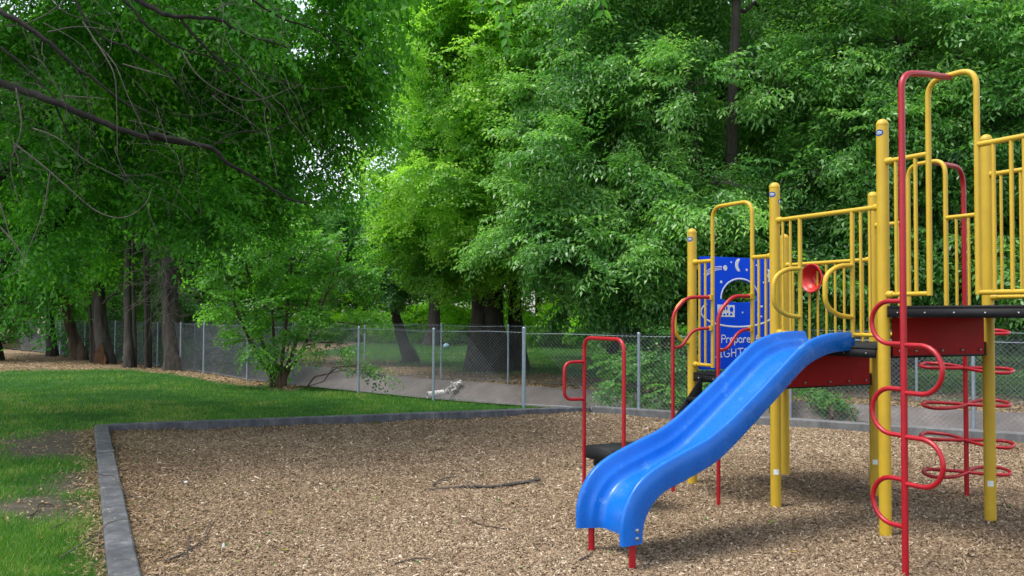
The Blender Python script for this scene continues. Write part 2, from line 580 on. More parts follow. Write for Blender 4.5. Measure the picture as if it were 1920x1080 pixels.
# bed of wood chips, slightly uneven
def build_bed():
    xs = np.arange(-6, 16, 0.16); ys = np.arange(-4, 14.6, 0.16)
    X, Y = np.meshgrid(xs, ys, indexing='ij')
    Z = 0.05 * (vnoise(X, Y, 0.9, 21) - 0.5) + 0.03 * (vnoise(X, Y, 0.35, 22) - 0.5)
    n, k = X.shape
    idx = np.arange(n * k).reshape(n, k)
    q = np.stack([idx[:-1, :-1], idx[1:, :-1], idx[1:, 1:], idx[:-1, 1:]], -1).reshape(-1, 4)
    cx, cy = X.ravel()[q].mean(1), Y.ravel()[q].mean(1)
    big = [p + (p - np.array([3.0, 5.0])) * 0.012 for p in POLY]
    q = q[in_poly(cx, cy, big)]
    me = np_mesh('wood_chip_ground', np.stack([X, Y, Z], -1).reshape(-1, 3), quads=q)
    me.polygons.foreach_set('use_smooth', np.ones(len(q), dtype=bool))
    tag(link('wood_chip_ground', me, M['bed']), kind='structure')


def bed_z(X, Y):
    return 0.05 * (vnoise(X, Y, 0.9, 21) - 0.5) + 0.03 * (vnoise(X, Y, 0.35, 22) - 0.5)


build_bed()


def offset_line(line, d):
    out = []
    for i in range(len(line)):
        t = line[min(i + 1, len(line) - 1)] - line[max(i - 1, 0)]
        t = t / np.linalg.norm(t)
        out.append(line[i] + d * np.array([t[1], -t[0]]))
    return np.array(out)


def densify(line, step):
    out = []
    for a, b in zip(line[:-1], line[1:]):
        k = max(1, int(np.linalg.norm(b - a) / step))
        out += [a + (b - a) * t for t in np.arange(k) / k]
    return np.array(out + [line[-1]])


def build_channel():
    ln = smooth_path(FENCE, 5)
    rows = [offset_line(ln, d) for d, z in CH]
    V, q = [], []
    k = len(CH)
    for i in range(len(ln)):
        for j, (d, z) in enumerate(CH):
            V.append((rows[j][i][0], rows[j][i][1], z))
    for i in range(len(ln) - 1):
        for j in range(k - 1):
            q.append((i * k + j, (i + 1) * k + j, (i + 1) * k + j + 1, i * k + j + 1))
    tag(link('drainage_channel', np_mesh('drainage_channel', V, quads=q), M['channel']), kind='structure')


build_channel()

# concrete edging round the wood chips
def edging(p, q, width, h, label, mat='curb', name='concrete_edging', bot=-0.12, seams=()):
    p, q = np.array([*p, 0.0]), np.array([*q, 0.0])
    t = (q - p) / np.linalg.norm(q - p)
    n = np.array([-t[1], t[0], 0.0])
    b = 0.012
    sec = [(0, bot), (0, h - b), (b, h), (width - b, h), (width, h - b), (width, bot)]
    L = np.linalg.norm(q - p)
    ss = np.linspace(0, L, max(2, int(L / 0.6)))
    rg = np.random.default_rng(int(L * 100))
    V, Q = [], []
    for s in ss:
        jz = rg.normal(0, 0.0012); jx = rg.normal(0, 0.0012)
        for o_, z in sec:
            V.append(p + t * s + n * (o_ + jx) + np.array([0, 0, z + (jz if z > 0 else 0)]))
    k = len(sec)
    for i in range(len(ss) - 1):
        for j in range(k - 1):
            Q.append((i * k + j, i * k + j + 1, (i + 1) * k + j + 1, (i + 1) * k + j))
    me = np_mesh(name, V, quads=Q, polys=[list(range(k)), [(len(ss) - 1) * k + j for j in range(k)][::-1]], smooth=True)
    o = link(name, me, M[mat])
    tag(o, label, 'edging', 'concrete edging round the wood chips')
    return o


cL = BORDER['corner']
tb = (BORDER['back'] - cL) / np.linalg.norm(BORDER['back'] - cL)
EDGE_L = edging(cL + dL * 15, cL - dL * 0.165, -0.0 + 0.17, 0.105, 'long dark concrete edging between the left lawn and the wood chips, running towards the camera')
jt = MB()
jp = np.array([*(cL + dL * 2.35), 0.0]); jd = np.array([dL[0], dL[1], 0]); jn = np.array([-dL[1], dL[0], 0.0])
jt.box(jp - jn * 0.085 + Z3 * .06, jd, jn, Z3, .07, .0865, .0475, .01)
jt.build('mortar_joint', M['curb_pale'], EDGE_L)
edging(cL + tb * 0.003, BORDER['back'], 0.16, 0.115, 'concrete edging along the back of the wood chips below the raised lawn')
tr_ = (BORDER['right'] - BORDER['back']) / np.linalg.norm(BORDER['right'] - BORDER['back'])
edging(BORDER['back'] + tr_ * 0.02, BORDER['right'] + tr_ * 8, 0.18, 0.125, 'pale concrete edging at the foot of the chain link fence behind the play structure', 'curb_pale')

# ------------------------------------------------------------------ chain link fences
def chain_fence(line, posts, h, label, post_r=0.024, terminal=None):
    line = np.asarray(line, dtype=float)
    seg = np.r_[0, np.cumsum(np.linalg.norm(np.diff(line, axis=0), axis=1))]
    L = seg[-1]

    def pos(s, z):
        s = np.clip(s, 0, L)
        return np.stack([np.interp(s, seg, line[:, 0]), np.interp(s, seg, line[:, 1]), z], -1)
    root = empty('chain_link_fence', (*line[len(line) // 2], 0))
    tag(root, label, 'fence', 'chain link fences along the channel')
    # the woven wire: two families of diagonals
    pitch, k, r = 0.072, 5, 0.0029
    s0 = np.arange(-h, L, pitch)
    V, Q = [], []
    nv = 0
    for sg in (1, -1):
        tt = np.linspace(0, 1, k)
        S = (s0[:, None] + tt[None, :] * h) if sg > 0 else (s0[:, None] + h - tt[None, :] * h)
        Z = np.broadcast_to(0.04 + tt * (h - 0.03), S.shape)
        ok = (S.min(1) >= -0.001) & (S.max(1) <= L)
        S, Z = S[ok], Z[ok]
        P = pos(S, Z)
        bow = 0.012 * np.sin(S * 1.7) + 0.008 * np.sin(S * 4.1 + Z * 3)
        P[..., 1] += bow
        off = np.array([[r, 0, 0.0], [-r * 0.5, r * 0.86, 0], [-r * 0.5, -r * 0.86, 0]])
        VV = P[:, :, None, :] + off[None, None]
        m = len(S)
        base = nv + (np.arange(m)[:, None, None] * k + np.arange(k - 1)[None, :, None]) * 3
        j = np.arange(3)[None, None, :]; j2 = (j + 1) % 3
        Q.append(np.stack([base + j, base + j2, base + 3 + j2, base + 3 + j], -1).reshape(-1, 4))
        V.append(VV.reshape(-1, 3)); nv += m * k * 3
    link('wire_mesh', np_mesh('wire_mesh', np.concatenate(V), quads=np.concatenate(Q)), M['wire'], root)
    b = MB()
    ss = np.arange(0, L, 0.8)
    b.tube(pos(ss, 0.0 * ss + h - 0.03 + 0.012 * np.sin(ss * 2.2)), 0.0035, 6)
    b.tube(pos(ss, 0.0 * ss + 0.07 + 0.008 * np.sin(ss * 1.3)), 0.003, 5)
    b.build('tension_wire', M['steel'], root)
    for i, p in enumerate(posts):
        rr = post_r * (1.35 if terminal and i in terminal else 1)
        hh = h + (0.05 if terminal and i in terminal else 0.01)
        pb = MB()
        pb.tube([(p[0], p[1], -0.3), (p[0], p[1], hh)], rr, 12)
        po = pb.build('post', M['steel'], root)
        MB().lathe((p[0], p[1], hh - 0.02), (0, 0, 1), [(0, rr + 0.003), (0.02, rr + 0.003), (0.035, rr * 0.7), (0.04, 0.001)], 12).build('post_cap', M['steel'], po)
    return root


nl = FENCE[2:] + 0.0
near_left = np.array([(.21, 15.13), (-1.44, 16.26), (-3.07, 17.7), (-4.78, 19.3), (-6.2, 20.7), (-8.1, 23.2), (-10.4, 25.9), (-13.0, 28.9), (-17, 33.2), (-21, 37)])
lp = [(.21, 15.13), (-1.44, 16.26), (-3.07, 17.7), (-4.78, 19.3), (-6.2, 20.7), (-8.1, 23.2), (-9.2, 24.5), (-10.4, 25.9), (-11.7, 27.4), (-13.0, 28.9), (-15, 31), (-17, 33.2)]
chain_fence(near_left, lp, 1.32, 'grey chain link fence along the near edge of the channel beside the lawn', terminal={0})
rl = np.array([(0.23, 15.10), (2.02, 14.02), (4.05, 12.84), (6.1, 11.66), (8.2, 10.44), (11.5, 8.5)])
chain_fence(rl, [tuple(p) for p in rl[1:]], 1.30, 'grey chain link fence on the concrete edging behind the play structure')
fl = np.array([(13.5, 13.2), (10.4, 14.9), (7.57, 16.5), (4.9, 17.9), (2.4, 19.1), (-0.08, 20.32), (-1.72, 21.54), (-3.9, 23.4), (-6.3, 25.6), (-8.4, 27.4), (-10.75, 29.9), (-14, 33.2)])
chain_fence(fl, [tuple(p) for p in fl[1:-1]], 1.35, 'grey chain link fence on the far bank of the channel')

# ------------------------------------------------------------------ the play structure
PS = empty('play_structure', (*GA, 0))
tag(PS, 'climbing structure of yellow posts, red rails, black decks and a blue slide on wood chips', 'play structure')
PR = 0.0435
H_UP, H_MID, H_LOW = 3.045, 2.725, 2.43
D_UP, D_MID, D_LOW = 1.675, 1.375, 1.065
posts = [(0, 0, H_UP, (2.60, -0.7), None), (0, -1, H_MID, (2.53, -0.95), 0.30), (0, -2, H_LOW, (2.27, -2.2), None), (1, 0, H_UP, None, 0.30), (1, -1, H_MID, None, 0.30),
         (1, -2, H_LOW, None, None), (0, 1.075, H_UP, None, None), (1, 1.075, H_UP, None, None)]


def curved_decal(mb, c, rad, az, halfw, halfh, z, out=0.0012):
    """an oval sticker wrapped round a post"""
    n = 20
    V = [(c[0] + (rad + out) * math.cos(az), c[1] + (rad + out) * math.sin(az), z)]
    for ring in (0.5, 1.0):
        for i in range(n):
            t = 2 * math.pi * i / n
            a = az + ring * halfw * math.cos(t) / rad
            V.append((c[0] + (rad + out) * math.cos(a), c[1] + (rad + out) * math.sin(a), z + ring * halfh * math.sin(t)))
    q = [(1 + i, 1 + n + i, 1 + n + (i + 1) % n, 1 + (i + 1) % n) for i in range(n)]
    mb.add(V, q, [[0, 1 + i, 1 + (i + 1) % n] for i in range(n)])


for ua, wb, h, badge, lab in posts:
    c = G(ua * LU, wb * LW)
    b = MB()
    b.tube([c + Z3 * -0.3, c + Z3 * h * 0.5, c + Z3 * (h - 0.04)], PR, 24)
    po = b.build('post', M['yellow'], PS)
    cap = MB().lathe(c + Z3 * (h - 0.045), Z3, [(0, PR + 0.0015), (0.008, PR + 0.0015), (0.022, PR * 0.93), (0.036, PR * 0.7), (0.044, PR * 0.35), (0.046, 0.0005)], 24)
    cap.build('post_cap', M['yellow'], po)
    view = math.atan2(-c[1], -c[0])
    if badge:
        z = badge[0] if ua + wb != 0 or wb else 2.945
        zz = h - 0.105
        az = view - 0.55
        bb = MB(); curved_decal(bb, c, PR, az, 0.032, 0.024, zz, 0.001); bo = bb.build('badge', M['badge'], po)
        ring = MB(); curved_decal(ring, c, PR, az, 0.0215, 0.0125, zz, 0.0016); ro = ring.build('badge_oval', M['white'], po)
        ink = MB()
        for k, (dz, ww) in enumerate(((0.005, 0.016), (-0.002, 0.019), (-0.008, 0.012))):
            t = np.linspace(-ww, ww, 8)
            ink.tube([(c[0] + (PR + 0.0018) * math.cos(az + s / PR), c[1] + (PR + 0.0018) * math.sin(az + s / PR), zz + dz + 0.0012 * math.sin(s * 500)) for s in t], 0.0014, 5)
        ink.build('badge_wave', M['badge'], po)
        if wb == -1:
            b2 = MB(); curved_decal(b2, c, PR, view + 1.25, 0.026, 0.019, zz - 0.06, 0.001); b2.build('badge', M['badge'], po)
            b3 = MB(); curved_decal(b3, c, PR, view + 1.25, 0.018, 0.012, zz - 0.06, 0.0016); b3.build('badge_oval', M['white'], po)
    if lab:
        az = view + 0.1
        s = MB()
        t = np.linspace(-0.5, 0.5, 7)
        V = [(c[0] + (PR + 0.0012) * math.cos(az + a), c[1] + (PR + 0.0012) * math.sin(az + a), lab + dz) for dz in (-0.022, 0.022) for a in t]
        s.add(V, [(i, i + 1, 8 + i, 7 + i) for i in range(6)])
        s.build('height_sticker', M['white'], po)


def deck(b0, b1, top, name='deck'):
    nb = 0.052
    a0, a1, c0, c1 = -0.03, LU + 0.03, b0 * LW, b1 * LW
    c0, c1 = c0 + 0.004, c1 - 0.004
    pl = [(a0, c0 + nb), (nb, c0 + nb), (nb, c0), (a1 - nb - .03, c0), (a1 - nb - .03, c0 + nb), (a1, c0 + nb), (a1, c1 - nb), (a1 - nb - .03, c1 - nb),
          (a1 - nb - .03, c1), (nb, c1), (nb, c1 - nb), (a0, c1 - nb)]
    b = MB(); b.prism([G(x, y, top - 0.022) for x, y in pl], Z3 * 0.022)
    o = b.build(name, M['deck'], PS, smooth=False)
    e = MB()
    # the folded edge channels below the plate
    e.box(G(a0 + 0.006, (c0 + c1) / 2, top - 0.052), W3, U3, Z3, (c1 - c0) / 2 - nb, 0.006, 0.03)
    e.box(G(a1 - 0.006, (c0 + c1) / 2, top - 0.052), W3, U3, Z3, (c1 - c0) / 2 - nb, 0.006, 0.03)
    e.box(G((a0 + a1) / 2, c0 + 0.008, top - 0.052), U3, W3, Z3, LU / 2 - nb, 0.006, 0.03)
    e.box(G((a0 + a1) / 2, c1 - 0.008, top - 0.052), U3, W3, Z3, LU / 2 - nb, 0.006, 0.03)
    e.build('deck_edge', M['deck'], o, smooth=False)
    for f in np.linspace(0.12, 0.88, 5):
        MB().ball(G(a0 - 0.001, c0 + (c1 - c0) * f, top - 0.05), 0.008, 8, 5).build('edge_bolt', M['bolt'], o)
    return o


deck(0, 1.075, D_UP); deck(-1, 0, D_MID); deck(-2, -1, D_LOW)


def riser(wb, z0, z1):
    c = wb * LW
    b = MB(); b.box(G(LU / 2, c + 0.012, (z0 + z1) / 2), U3, Z3, W3, LU / 2 - 0.075, (z1 - z0) / 2, 0.005, 0.004)
    o = b.build('riser_panel', M['riser'], PS)
    s = MB()
    s.box(G(LU / 2, c + 0.005, z0 - 0.004), U3, W3, Z3, LU / 2 - 0.055, 0.022, 0.005)
    for x in (0.066, LU - 0.066):
        s.box(G(x, c + 0.005, z0 + 0.045), U3, W3, Z3, 0.018, 0.008, 0.05)
    s.build('support_angle', M['deck'], o, smooth=False)
    for f in (0.04, 0.22, 0.52, 0.75, 0.97):
        MB().ball(G(0.1 + f * (LU - 0.2), c + 0.02, z0 + 0.035), 0.012, 10, 6, (1, 1, 1)).build('bolt', M['bolt'], o)
    return o


riser(0, 1.31, 1.592); riser(-1, 0.995, 1.292)

RT, RB = 0.0185, 0.0115        # tube radii: rails, bars


def clamps(o, pts):
    for p, ax in pts:
        MB().lathe(np.asarray(p) - np.asarray(ax) * 0.03, ax, [(0, 0.0005), (0, 0.026), (0.05, 0.026), (0.06, 0.021), (0.06, 0.0005)], 14).build('clamp', M['yellow'], o)


def face(a):
    """a face at u = a: point at w, z"""
    return lambda wb, z, off=0.0: G(a * LU + off, wb, z)


# upper deck, near face: tall arch with low barred wings
F = face(0)
b = MB()
b.tube(fillet([F(.386, 1.745), F(.386, 3.235), F(.751, 3.235), F(.751, 1.745)], 0.12, 8), RT + .001, 14)
for x0, x1, bars in ((.05, .386, (.115, .279)), (.751, 1.13, (.865, .985, 1.07))):
    b.tube([F(x0, 2.728), F(x1, 2.728)], RT, 12)
    b.tube([F(x0, 1.758), F(x1, 1.758)], RT - .002, 12)
    for x in bars: b.tube([F(x, 1.758), F(x, 2.728)], RB + .002, 10)
o = b.build('arch_panel', M['yellow'], PS)
clamps(o, [(F(.055, 2.728), W3), (F(.055, 1.758), W3), (F(1.13, 2.728), -W3), (F(1.13, 1.758), -W3)])

# upper deck, far face: barred barrier, and the outer end
def barrier(p0, d, L, z0, z1, nb, name='barrier_panel'):
    b = MB()
    P = lambda s, z: p0 + d * s + Z3 * z
    b.tube([P(.05, z1), P(L - .05, z1)], RT, 12); b.tube([P(.05, z0), P(L - .05, z0)], RT - .002, 12)
    for x in np.linspace(.12, L - .12, nb): b.tube([P(x, z0), P(x, z1)], RB, 10)
    o = b.build(name, M['yellow'], PS)
    clamps(o, [(P(.055, z1), d), (P(.055, z0), d), (P(L - .055, z1), -d), (P(L - .055, z0), -d)])
    return o


barrier(G(LU, 0), W3, LW * 1.075, 1.755, 2.722, 7)
barrier(G(0, LW * 1.075), U3, LU, 1.755, 2.722, 8)
hornwall = barrier(G(LU, -2 * LW), W3, LW, 1.135, 2.112, 9)

# middle deck, far face: arch that leads to the ring climber
F = face(1)
b = MB()
b.tube(fillet([F(-.73, 1.42), F(-.73, 2.905), F(-.367, 2.905), F(-.367, 1.42)], 0.12, 8), RT, 14)
for x0, x1, bars in ((-.367, -.05, (-.27, -.16)), (-LW + .05, -.73, (-.95, -.83))):
    b.tube([F(x0, 2.416), F(x1, 2.416)], RT, 12)
    b.tube([F(x0, 1.44), F(x1, 1.44)], RT - .002, 12)
    for x in bars: b.tube([F(x, 1.44), F(x, 2.416)], RB, 10)
o = b.build('arch_panel', M['yellow'], PS)
clamps(o, [(F(-.055, 2.416), -W3), (F(-LW + .055, 2.416), W3)])

# middle deck, slide face: hood rail with two bent grab handles
F = face(0)
b = MB()
b.tube([F(-LW + .05, 2.402), F(-.05, 2.402)], RT, 14)
for x in (-.82, -.284): b.tube([F(x, 1.44), F(x, 2.402)], RT - .001, 12)
for x in (-1.012, -.926, -.205, -.12): b.tube([F(x, 1.46), F(x, 2.402)], RB, 10)
b.tube([F(-LW + .05, 1.46), F(-.82, 1.46)], RT - .003, 12); b.tube([F(-.284, 1.46), F(-.05, 1.46)], RT - .003, 12)
o = b.build('slide_guard', M['yellow'], PS)
clamps(o, [(F(-LW + .055, 2.402), W3), (F(-.055, 2.402), -W3), (F(-LW + .055, 1.46), W3)])
for x in (-.82, -.284):
    MB().tube(fillet([F(x, 1.985), F(x, 1.975, -.16), F(x, 1.90, -.285), F(x, 1.68, -.285), F(x, 1.605, -.16), F(x, 1.59)], 0.13, 6), RT, 14).build('grab_handle', M['yellow'], o)

# low deck, stair face: arch
b = MB()
b.tube(fillet([F(-1.909, 1.12), F(-1.909, 2.60), F(-1.380, 2.60), F(-1.380, 1.12)], 0.12, 8), RT, 14)
for x0, x1, bars in ((-2 * LW + .05, -1.909, (-2.098, -2.013)), (-1.380, -LW - .05, (-1.300, -1.214))):
    b.tube([F(x0, 2.106), F(x1, 2.106)], RT, 12)
    b.tube([F(x0, 1.138), F(x1, 1.138)], RT - .002, 12)
    for x in bars: b.tube([F(x, 1.138), F(x, 2.106)], RB, 10)
o = b.build('arch_panel', M['yellow'], PS)
clamps(o, [(F(-2 * LW + .055, 2.106), W3), (F(-2 * LW + .055, 1.138), W3), (F(-LW - .055, 2.106), -W3)])
MB().tube(fillet([F(-2 * LW, 1.76), F(-2 * LW, 1.75, -.10), F(-2 * LW, 1.66, -.20), F(-2 * LW, 1.43, -.20), F(-2 * LW, 1.34, -.10), F(-2 * LW, 1.33)], 0.09, 6), RT - .002, 14).build('side_grip', M['yellow'], PS)

# red talk horn on the low deck's far barrier
hc = G(LU - 0.02, -1.775, 1.964)
b = MB()
b.lathe(hc, -U3, [(-0.07, .0005), (-0.07, .05), (0.0, .075), (0.03, .115), (.05, .138), (.056, .142), (.062, .140), (.064, .132), (.056, .120), (.046, .112), (.012, .098), (.004, .086), (-.03, .066), (-.035, .05), (-.05, .034), (-.05, .018), (-.035, .016), (-.033, .0005)], 32)
b.build('talk_horn', M['horn'], PS)

# ---- blue game panel
def fill_shape(outer, holes, thick, frame):
    """flat shape with holes, given a thickness"""
    cu = bpy.data.curves.new('shape', 'CURVE'); cu.dimensions = '2D'; cu.fill_mode = 'BOTH'
    cu.extrude = thick / 2; cu.bevel_depth = min(0.002, thick * .2); cu.bevel_resolution = 1
    for pl in [outer] + holes:
        s = cu.splines.new('POLY'); s.points.add(len(pl) - 1); s.use_cyclic_u = True
        for i, (x, y) in enumerate(pl): s.points[i].co = (x, y, 0, 1)
    ob = bpy.data.objects.new('shape', cu); COL.objects.link(ob)
    dg = bpy.context.evaluated_depsgraph_get()
    me = bpy.data.meshes.new_from_object(ob.evaluated_get(dg))
    bpy.data.objects.remove(ob); bpy.data.curves.remove(cu)
    me.transform(frame)
    me.materials.clear()
    return me


PB = -2 * LW
def pframe(off):
    """panel frame: x along u, y up, z towards the viewer (+w)"""
    o = G(0, PB + off)
    return Matrix(((U3[0], 0, W3[0], o[0]), (U3[1], 0, W3[1], o[1]), (0, 1, 0, 0), (0, 0, 0, 1)))


def ell(cx, cy, rx, ry, n=40, a0=0, a1=2 * math.pi):
    return [(cx + rx * math.cos(t), cy + ry * math.sin(t)) for t in np.linspace(a0, a1, n, endpoint=(a1 - a0) < 6.28)]


x0, x1, y0, y1 = 0.075, LU - 0.095, 1.085, 2.165
rc = 0.035
outer = []
for cx, cy, a in ((x1 - rc, y1 - rc, 0), (x0 + rc, y1 - rc, 90), (x0 + rc, y0 + rc, 180), (x1 - rc, y0 + rc, 270)):
    outer += [(cx + rc * math.cos(R(a + t)), cy + rc * math.sin(R(a + t))) for t in range(0, 91, 15)]
hx0, hx1 = 0.345, 0.800
hcx, hw_ = (hx0 + hx1) / 2, (hx1 - hx0) / 2
hole = [(hcx + hw_ * math.cos(t), 1.765 + 0.185 * math.sin(t)) for t in np.linspace(0, math.pi, 28)] + \
       [(hcx + hw_ * math.cos(t), 1.765 - 0.04 * math.sin(t - math.pi)) for t in np.linspace(math.pi, 2 * math.pi, 14)][1:-1]
gp = link('game_panel', fill_shape(outer, [hole], 0.019, pframe(0.01)), M['panel'], PS)
PF = pframe(0.0215)


def ribbon(name, strokes, r, mat=None, flat=0.35):
    b = MB()
    for s in strokes:
        P = np.array([(x, y, 0) for x, y in s], dtype=float)
        k0 = b.n
        b.tube(P, r, 8)
        V = b.v[-1]; V[:, 2] *= flat
        b.v[-1] = np.array([(PF @ Vector(v)) for v in V])
    return b.build(name, mat or M['white'], gp)


arc = lambda cx, cy, rx, ry, a0, a1, n=12: [(cx + rx * math.cos(R(t)), cy + ry * math.sin(R(t))) for t in np.linspace(a0, a1, n)]
GL = {  # hand-drawn letters on a unit cap height
    'P': [[(0.05, 0), (0.08, 1.0)], [(0.06, 0.95)] + arc(0.28, 0.74, 0.30, 0.24, 100, -110) + [(0.07, 0.46)]],
    'r': [[(0.06, 0.0), (0.06, 0.62)], [(0.06, 0.40)] + arc(0.26, 0.42, 0.18, 0.20, 160, 30)],
    'e': [[(0.05, 0.34), (0.46, 0.36)] + arc(0.26, 0.32, 0.21, 0.30, 10, 320, 18)],
    'p': [[(0.06, -0.35), (0.06, 0.62)], arc(0.26, 0.31, 0.20, 0.30, 170, -170, 18)],
    'a': [arc(0.25, 0.31, 0.21, 0.30, 40, 330, 18), [(0.46, 0.62), (0.46, 0.12), (0.53, 0.0)]],
    'f': [[(0.18, -0.1), (0.18, 0.7)] + arc(0.34, 0.72, 0.16, 0.24, 180, 50, 8), [(0.02, 0.5), (0.40, 0.52)]],
    'o': [arc(0.27, 0.31, 0.22, 0.30, 0, 360, 20)],
    'L': [[(0.06, 1.0), (0.05, 0.02), (0.5, 0.0)]],
    'I': [[(0.20, 1.0), (0.20, 0.0)], [(0.02, 0.98), (0.38, 1.0)], [(0.02, 0.0), (0.38, 0.02)]],
    'G': [arc(0.40, 0.50, 0.34, 0.50, 50, 335, 20) + [(0.72, 0.42), (0.42, 0.42)]],
    'H': [[(0.06, 1.0), (0.06, 0.0)], [(0.56, 1.0), (0.54, 0.0)], [(0.06, 0.5), (0.55, 0.52)]],
    'T': [[(0.34, 0.98), (0.33, 0.0)], [(0.0, 0.97), (0.68, 1.0)]],
    'S': [arc(0.28, 0.74, 0.22, 0.24, 50, 250, 10) + arc(0.26, 0.25, 0.24, 0.25, 80, -150, 12)],
    'E': [[(0.5, 1.0), (0.06, 0.98), (0.05, 0.02), (0.52, 0.0)], [(0.06, 0.52), (0.42, 0.53)]],
    'D': [[(0.06, 0.0), (0.06, 1.0)] + arc(0.12, 0.5, 0.46, 0.5, 88, -90, 14)],
}
ADV = {'P': .66, 'r': .50, 'e': .58, 'p': .58, 'a': .64, 'f': .46, 'o': .62, 'L': .60, 'I': .48, 'G': .86, 'H': .74, 'T': .74, 'S': .66, 'E': .66, 'D': .70, ' ': .62}


def lettering(text, x, y, h, width):
    tot = sum(ADV[c] for c in text)
    k = width / tot
    st = []
    for c in text:
        for s in GL.get(c, []):
            st.append([(x + px * k * 1.0, y + py * h) for px, py in s])
        x += ADV[c] * k
    return st


ribbon('lettering', lettering('Prepare for', 0.335, 1.335, 0.076, 0.575), 0.0052)
ribbon('lettering', lettering('LIGHTSPEED', 0.245, 1.197, 0.082, 0.735), 0.0052)
ribbon('dome_outline', [[(hcx + (hw_ + .012) * math.cos(t), 1.765 + 0.197 * math.sin(t)) for t in np.linspace(-0.02, math.pi + .02, 30)]], 0.0075)
ribbon('saucer_outline', [ell(0.555, 1.635, 0.465, 0.145, 40, R(148), R(392))], 0.0085)
ribbon('comet', [[(.345, 2.075), (.27, 2.07), (.19, 2.045), (.12, 1.995)], [(.345, 2.062), (.27, 2.054), (.20, 2.03), (.13, 1.98)], [(.345, 2.048), (.28, 2.04), (.21, 2.015), (.15, 1.975)]], 0.0035)


def plate(name, pts, thick=0.004, mat=None):
    return link(name, fill_shape(pts, [], thick, PF), mat or M['white'], gp)


plate('comet_head', ell(0.385, 2.062, 0.024, 0.026, 16))
plate('moon', ell(0.555, 2.095, 0.045, 0.062, 20, R(70), R(290)) + ell(0.585, 2.095, 0.040, 0.050, 16, R(130), R(230))[::-1])
for x, y, r in ((.335, 1.925, .014), (.655, 2.05, .012), (.46, 2.12, .008), (.25, 1.86, .006), (.17, 2.0, .007), (.87, 1.93, .008), (.60, 1.63, .009), (.78, 2.10, .007)):
    plate('star', ell(x, y, r, r, 8))
burst = [(0.985 + (0.075 if i % 2 else 0.052) * math.cos(t), 2.0 + (0.10 if i % 2 else 0.07) * math.sin(t)) for i, t in enumerate(np.linspace(0, 2 * math.pi, 18, endpoint=False))]
plate('star_burst', burst)
cons = plate('console', [(.29, 1.59), (.50, 1.585), (.50, 1.70), (.29, 1.705)])
PF_keep = PF
PF = pframe(0.0245)
for x, y, rx, ry in ((.46, 1.66, .022, .026), (.34, 1.672, .012, .02), (.37, 1.668, .007, .02), (.40, 1.67, .009, .018), (.33, 1.612, .010, .012), (.37, 1.61, .012, .010), (.41, 1.614, .010, .012), (.455, 1.612, .013, .012)):
    o = plate('console_button', ell(x, y, rx, ry, 10), 0.003, M['panel']); o.parent = gp
PF = PF_keep
plate('lever_mark', [(.80, 1.70), (.86, 1.70), (.86, 1.685), (.825, 1.683), (.825, 1.64), (.81, 1.64), (.81, 1.60), (.85, 1.60), (.85, 1.585), (.79, 1.585), (.79, 1.62), (.80, 1.64)])
for z in (2.06, 1.20):
    MB().box(G(.05, PB + .008, z), U3, Z3, W3, .05, .02, .012, .006).build('panel_clamp', M['yellow'], gp)
    MB().box(G(LU - .06, PB + .008, z), U3, Z3, W3, .05, .02, .012, .006).build('panel_clamp', M['yellow'], gp)

# ---- blue slide: rim and lower-edge profiles (metres along u from the deck face, height)
RIM = [(0.02, 1.478), (-.15, 1.478), (-.34, 1.458), (-.52, 1.405), (-.67, 1.315), (-.98, 1.095), (-1.27, .905), (-1.42, .82), (-1.53, .772), (-1.74, .705), (-1.96, .625), (-2.10, .54), (-2.19, .42), (-2.225, .30), (-2.225, .165)]
LOW = [(0.02, 1.345), (-.13, 1.338), (-.28, 1.322), (-.46, 1.268), (-.60, 1.19), (-.86, 1.005), (-1.20, .765), (-1.37, .655), (-1.49, .60), (-1.70, .53), (-1.88, .475), (-1.985, .405), (-2.05, .31), (-2.07, .22), (-2.07, .17)]
rim, low = smooth_path([(x, 0, z) for x, z in RIM], 5), smooth_path([(x, 0, z) for x, z in LOW], 5)
HW = 0.272
# lateral position and share of the way from lower edge to rim, inner face then round the rim to the outer face
half = [(0.0, .0), (.125, .005), (.158, .03), (.176, .10), (.186, .22), (.193, .38), (.198, .46), (.206, .52), (.213, .60), (.220, .74), (.228, .90), (.232, .96), (.240, .99), (.252, 1.0), (.264, .985), (HW, .93), (HW, .50), (HW - .003, .05), (HW - .010, -.02), (HW - .028, -.02), (HW - .034, .0), (.205, -.06), (.13, -.13), (0, -.14)]
ring = half + [(-x, t) for x, t in half[::-1][1:-1]]
V, Q = [], []
for i in range(len(rim)):
    s = -(rim[i][0] + low[i][0]) / 2
    cw = -0.5 * LW + (s / 2.2) * 0.20
    wid = 1.0 + 0.05 * s / 2.2
    for x, t in ring:
        p = low[i] + (rim[i] - low[i]) * t
        V.append(G(p[0], cw + x * wid, p[2]))
k = len(ring)
for i in range(len(rim) - 1):
    for j in range(k):
        Q.append((i * k + j, (i + 1) * k + j, (i + 1) * k + (j + 1) % k, i * k + (j + 1) % k))
h_ = len(half)
ends = []
for base in (0, (len(rim) - 1) * k):
    for j in range(h_ - 1):
        pass
b = MB(); b.add(V, Q)
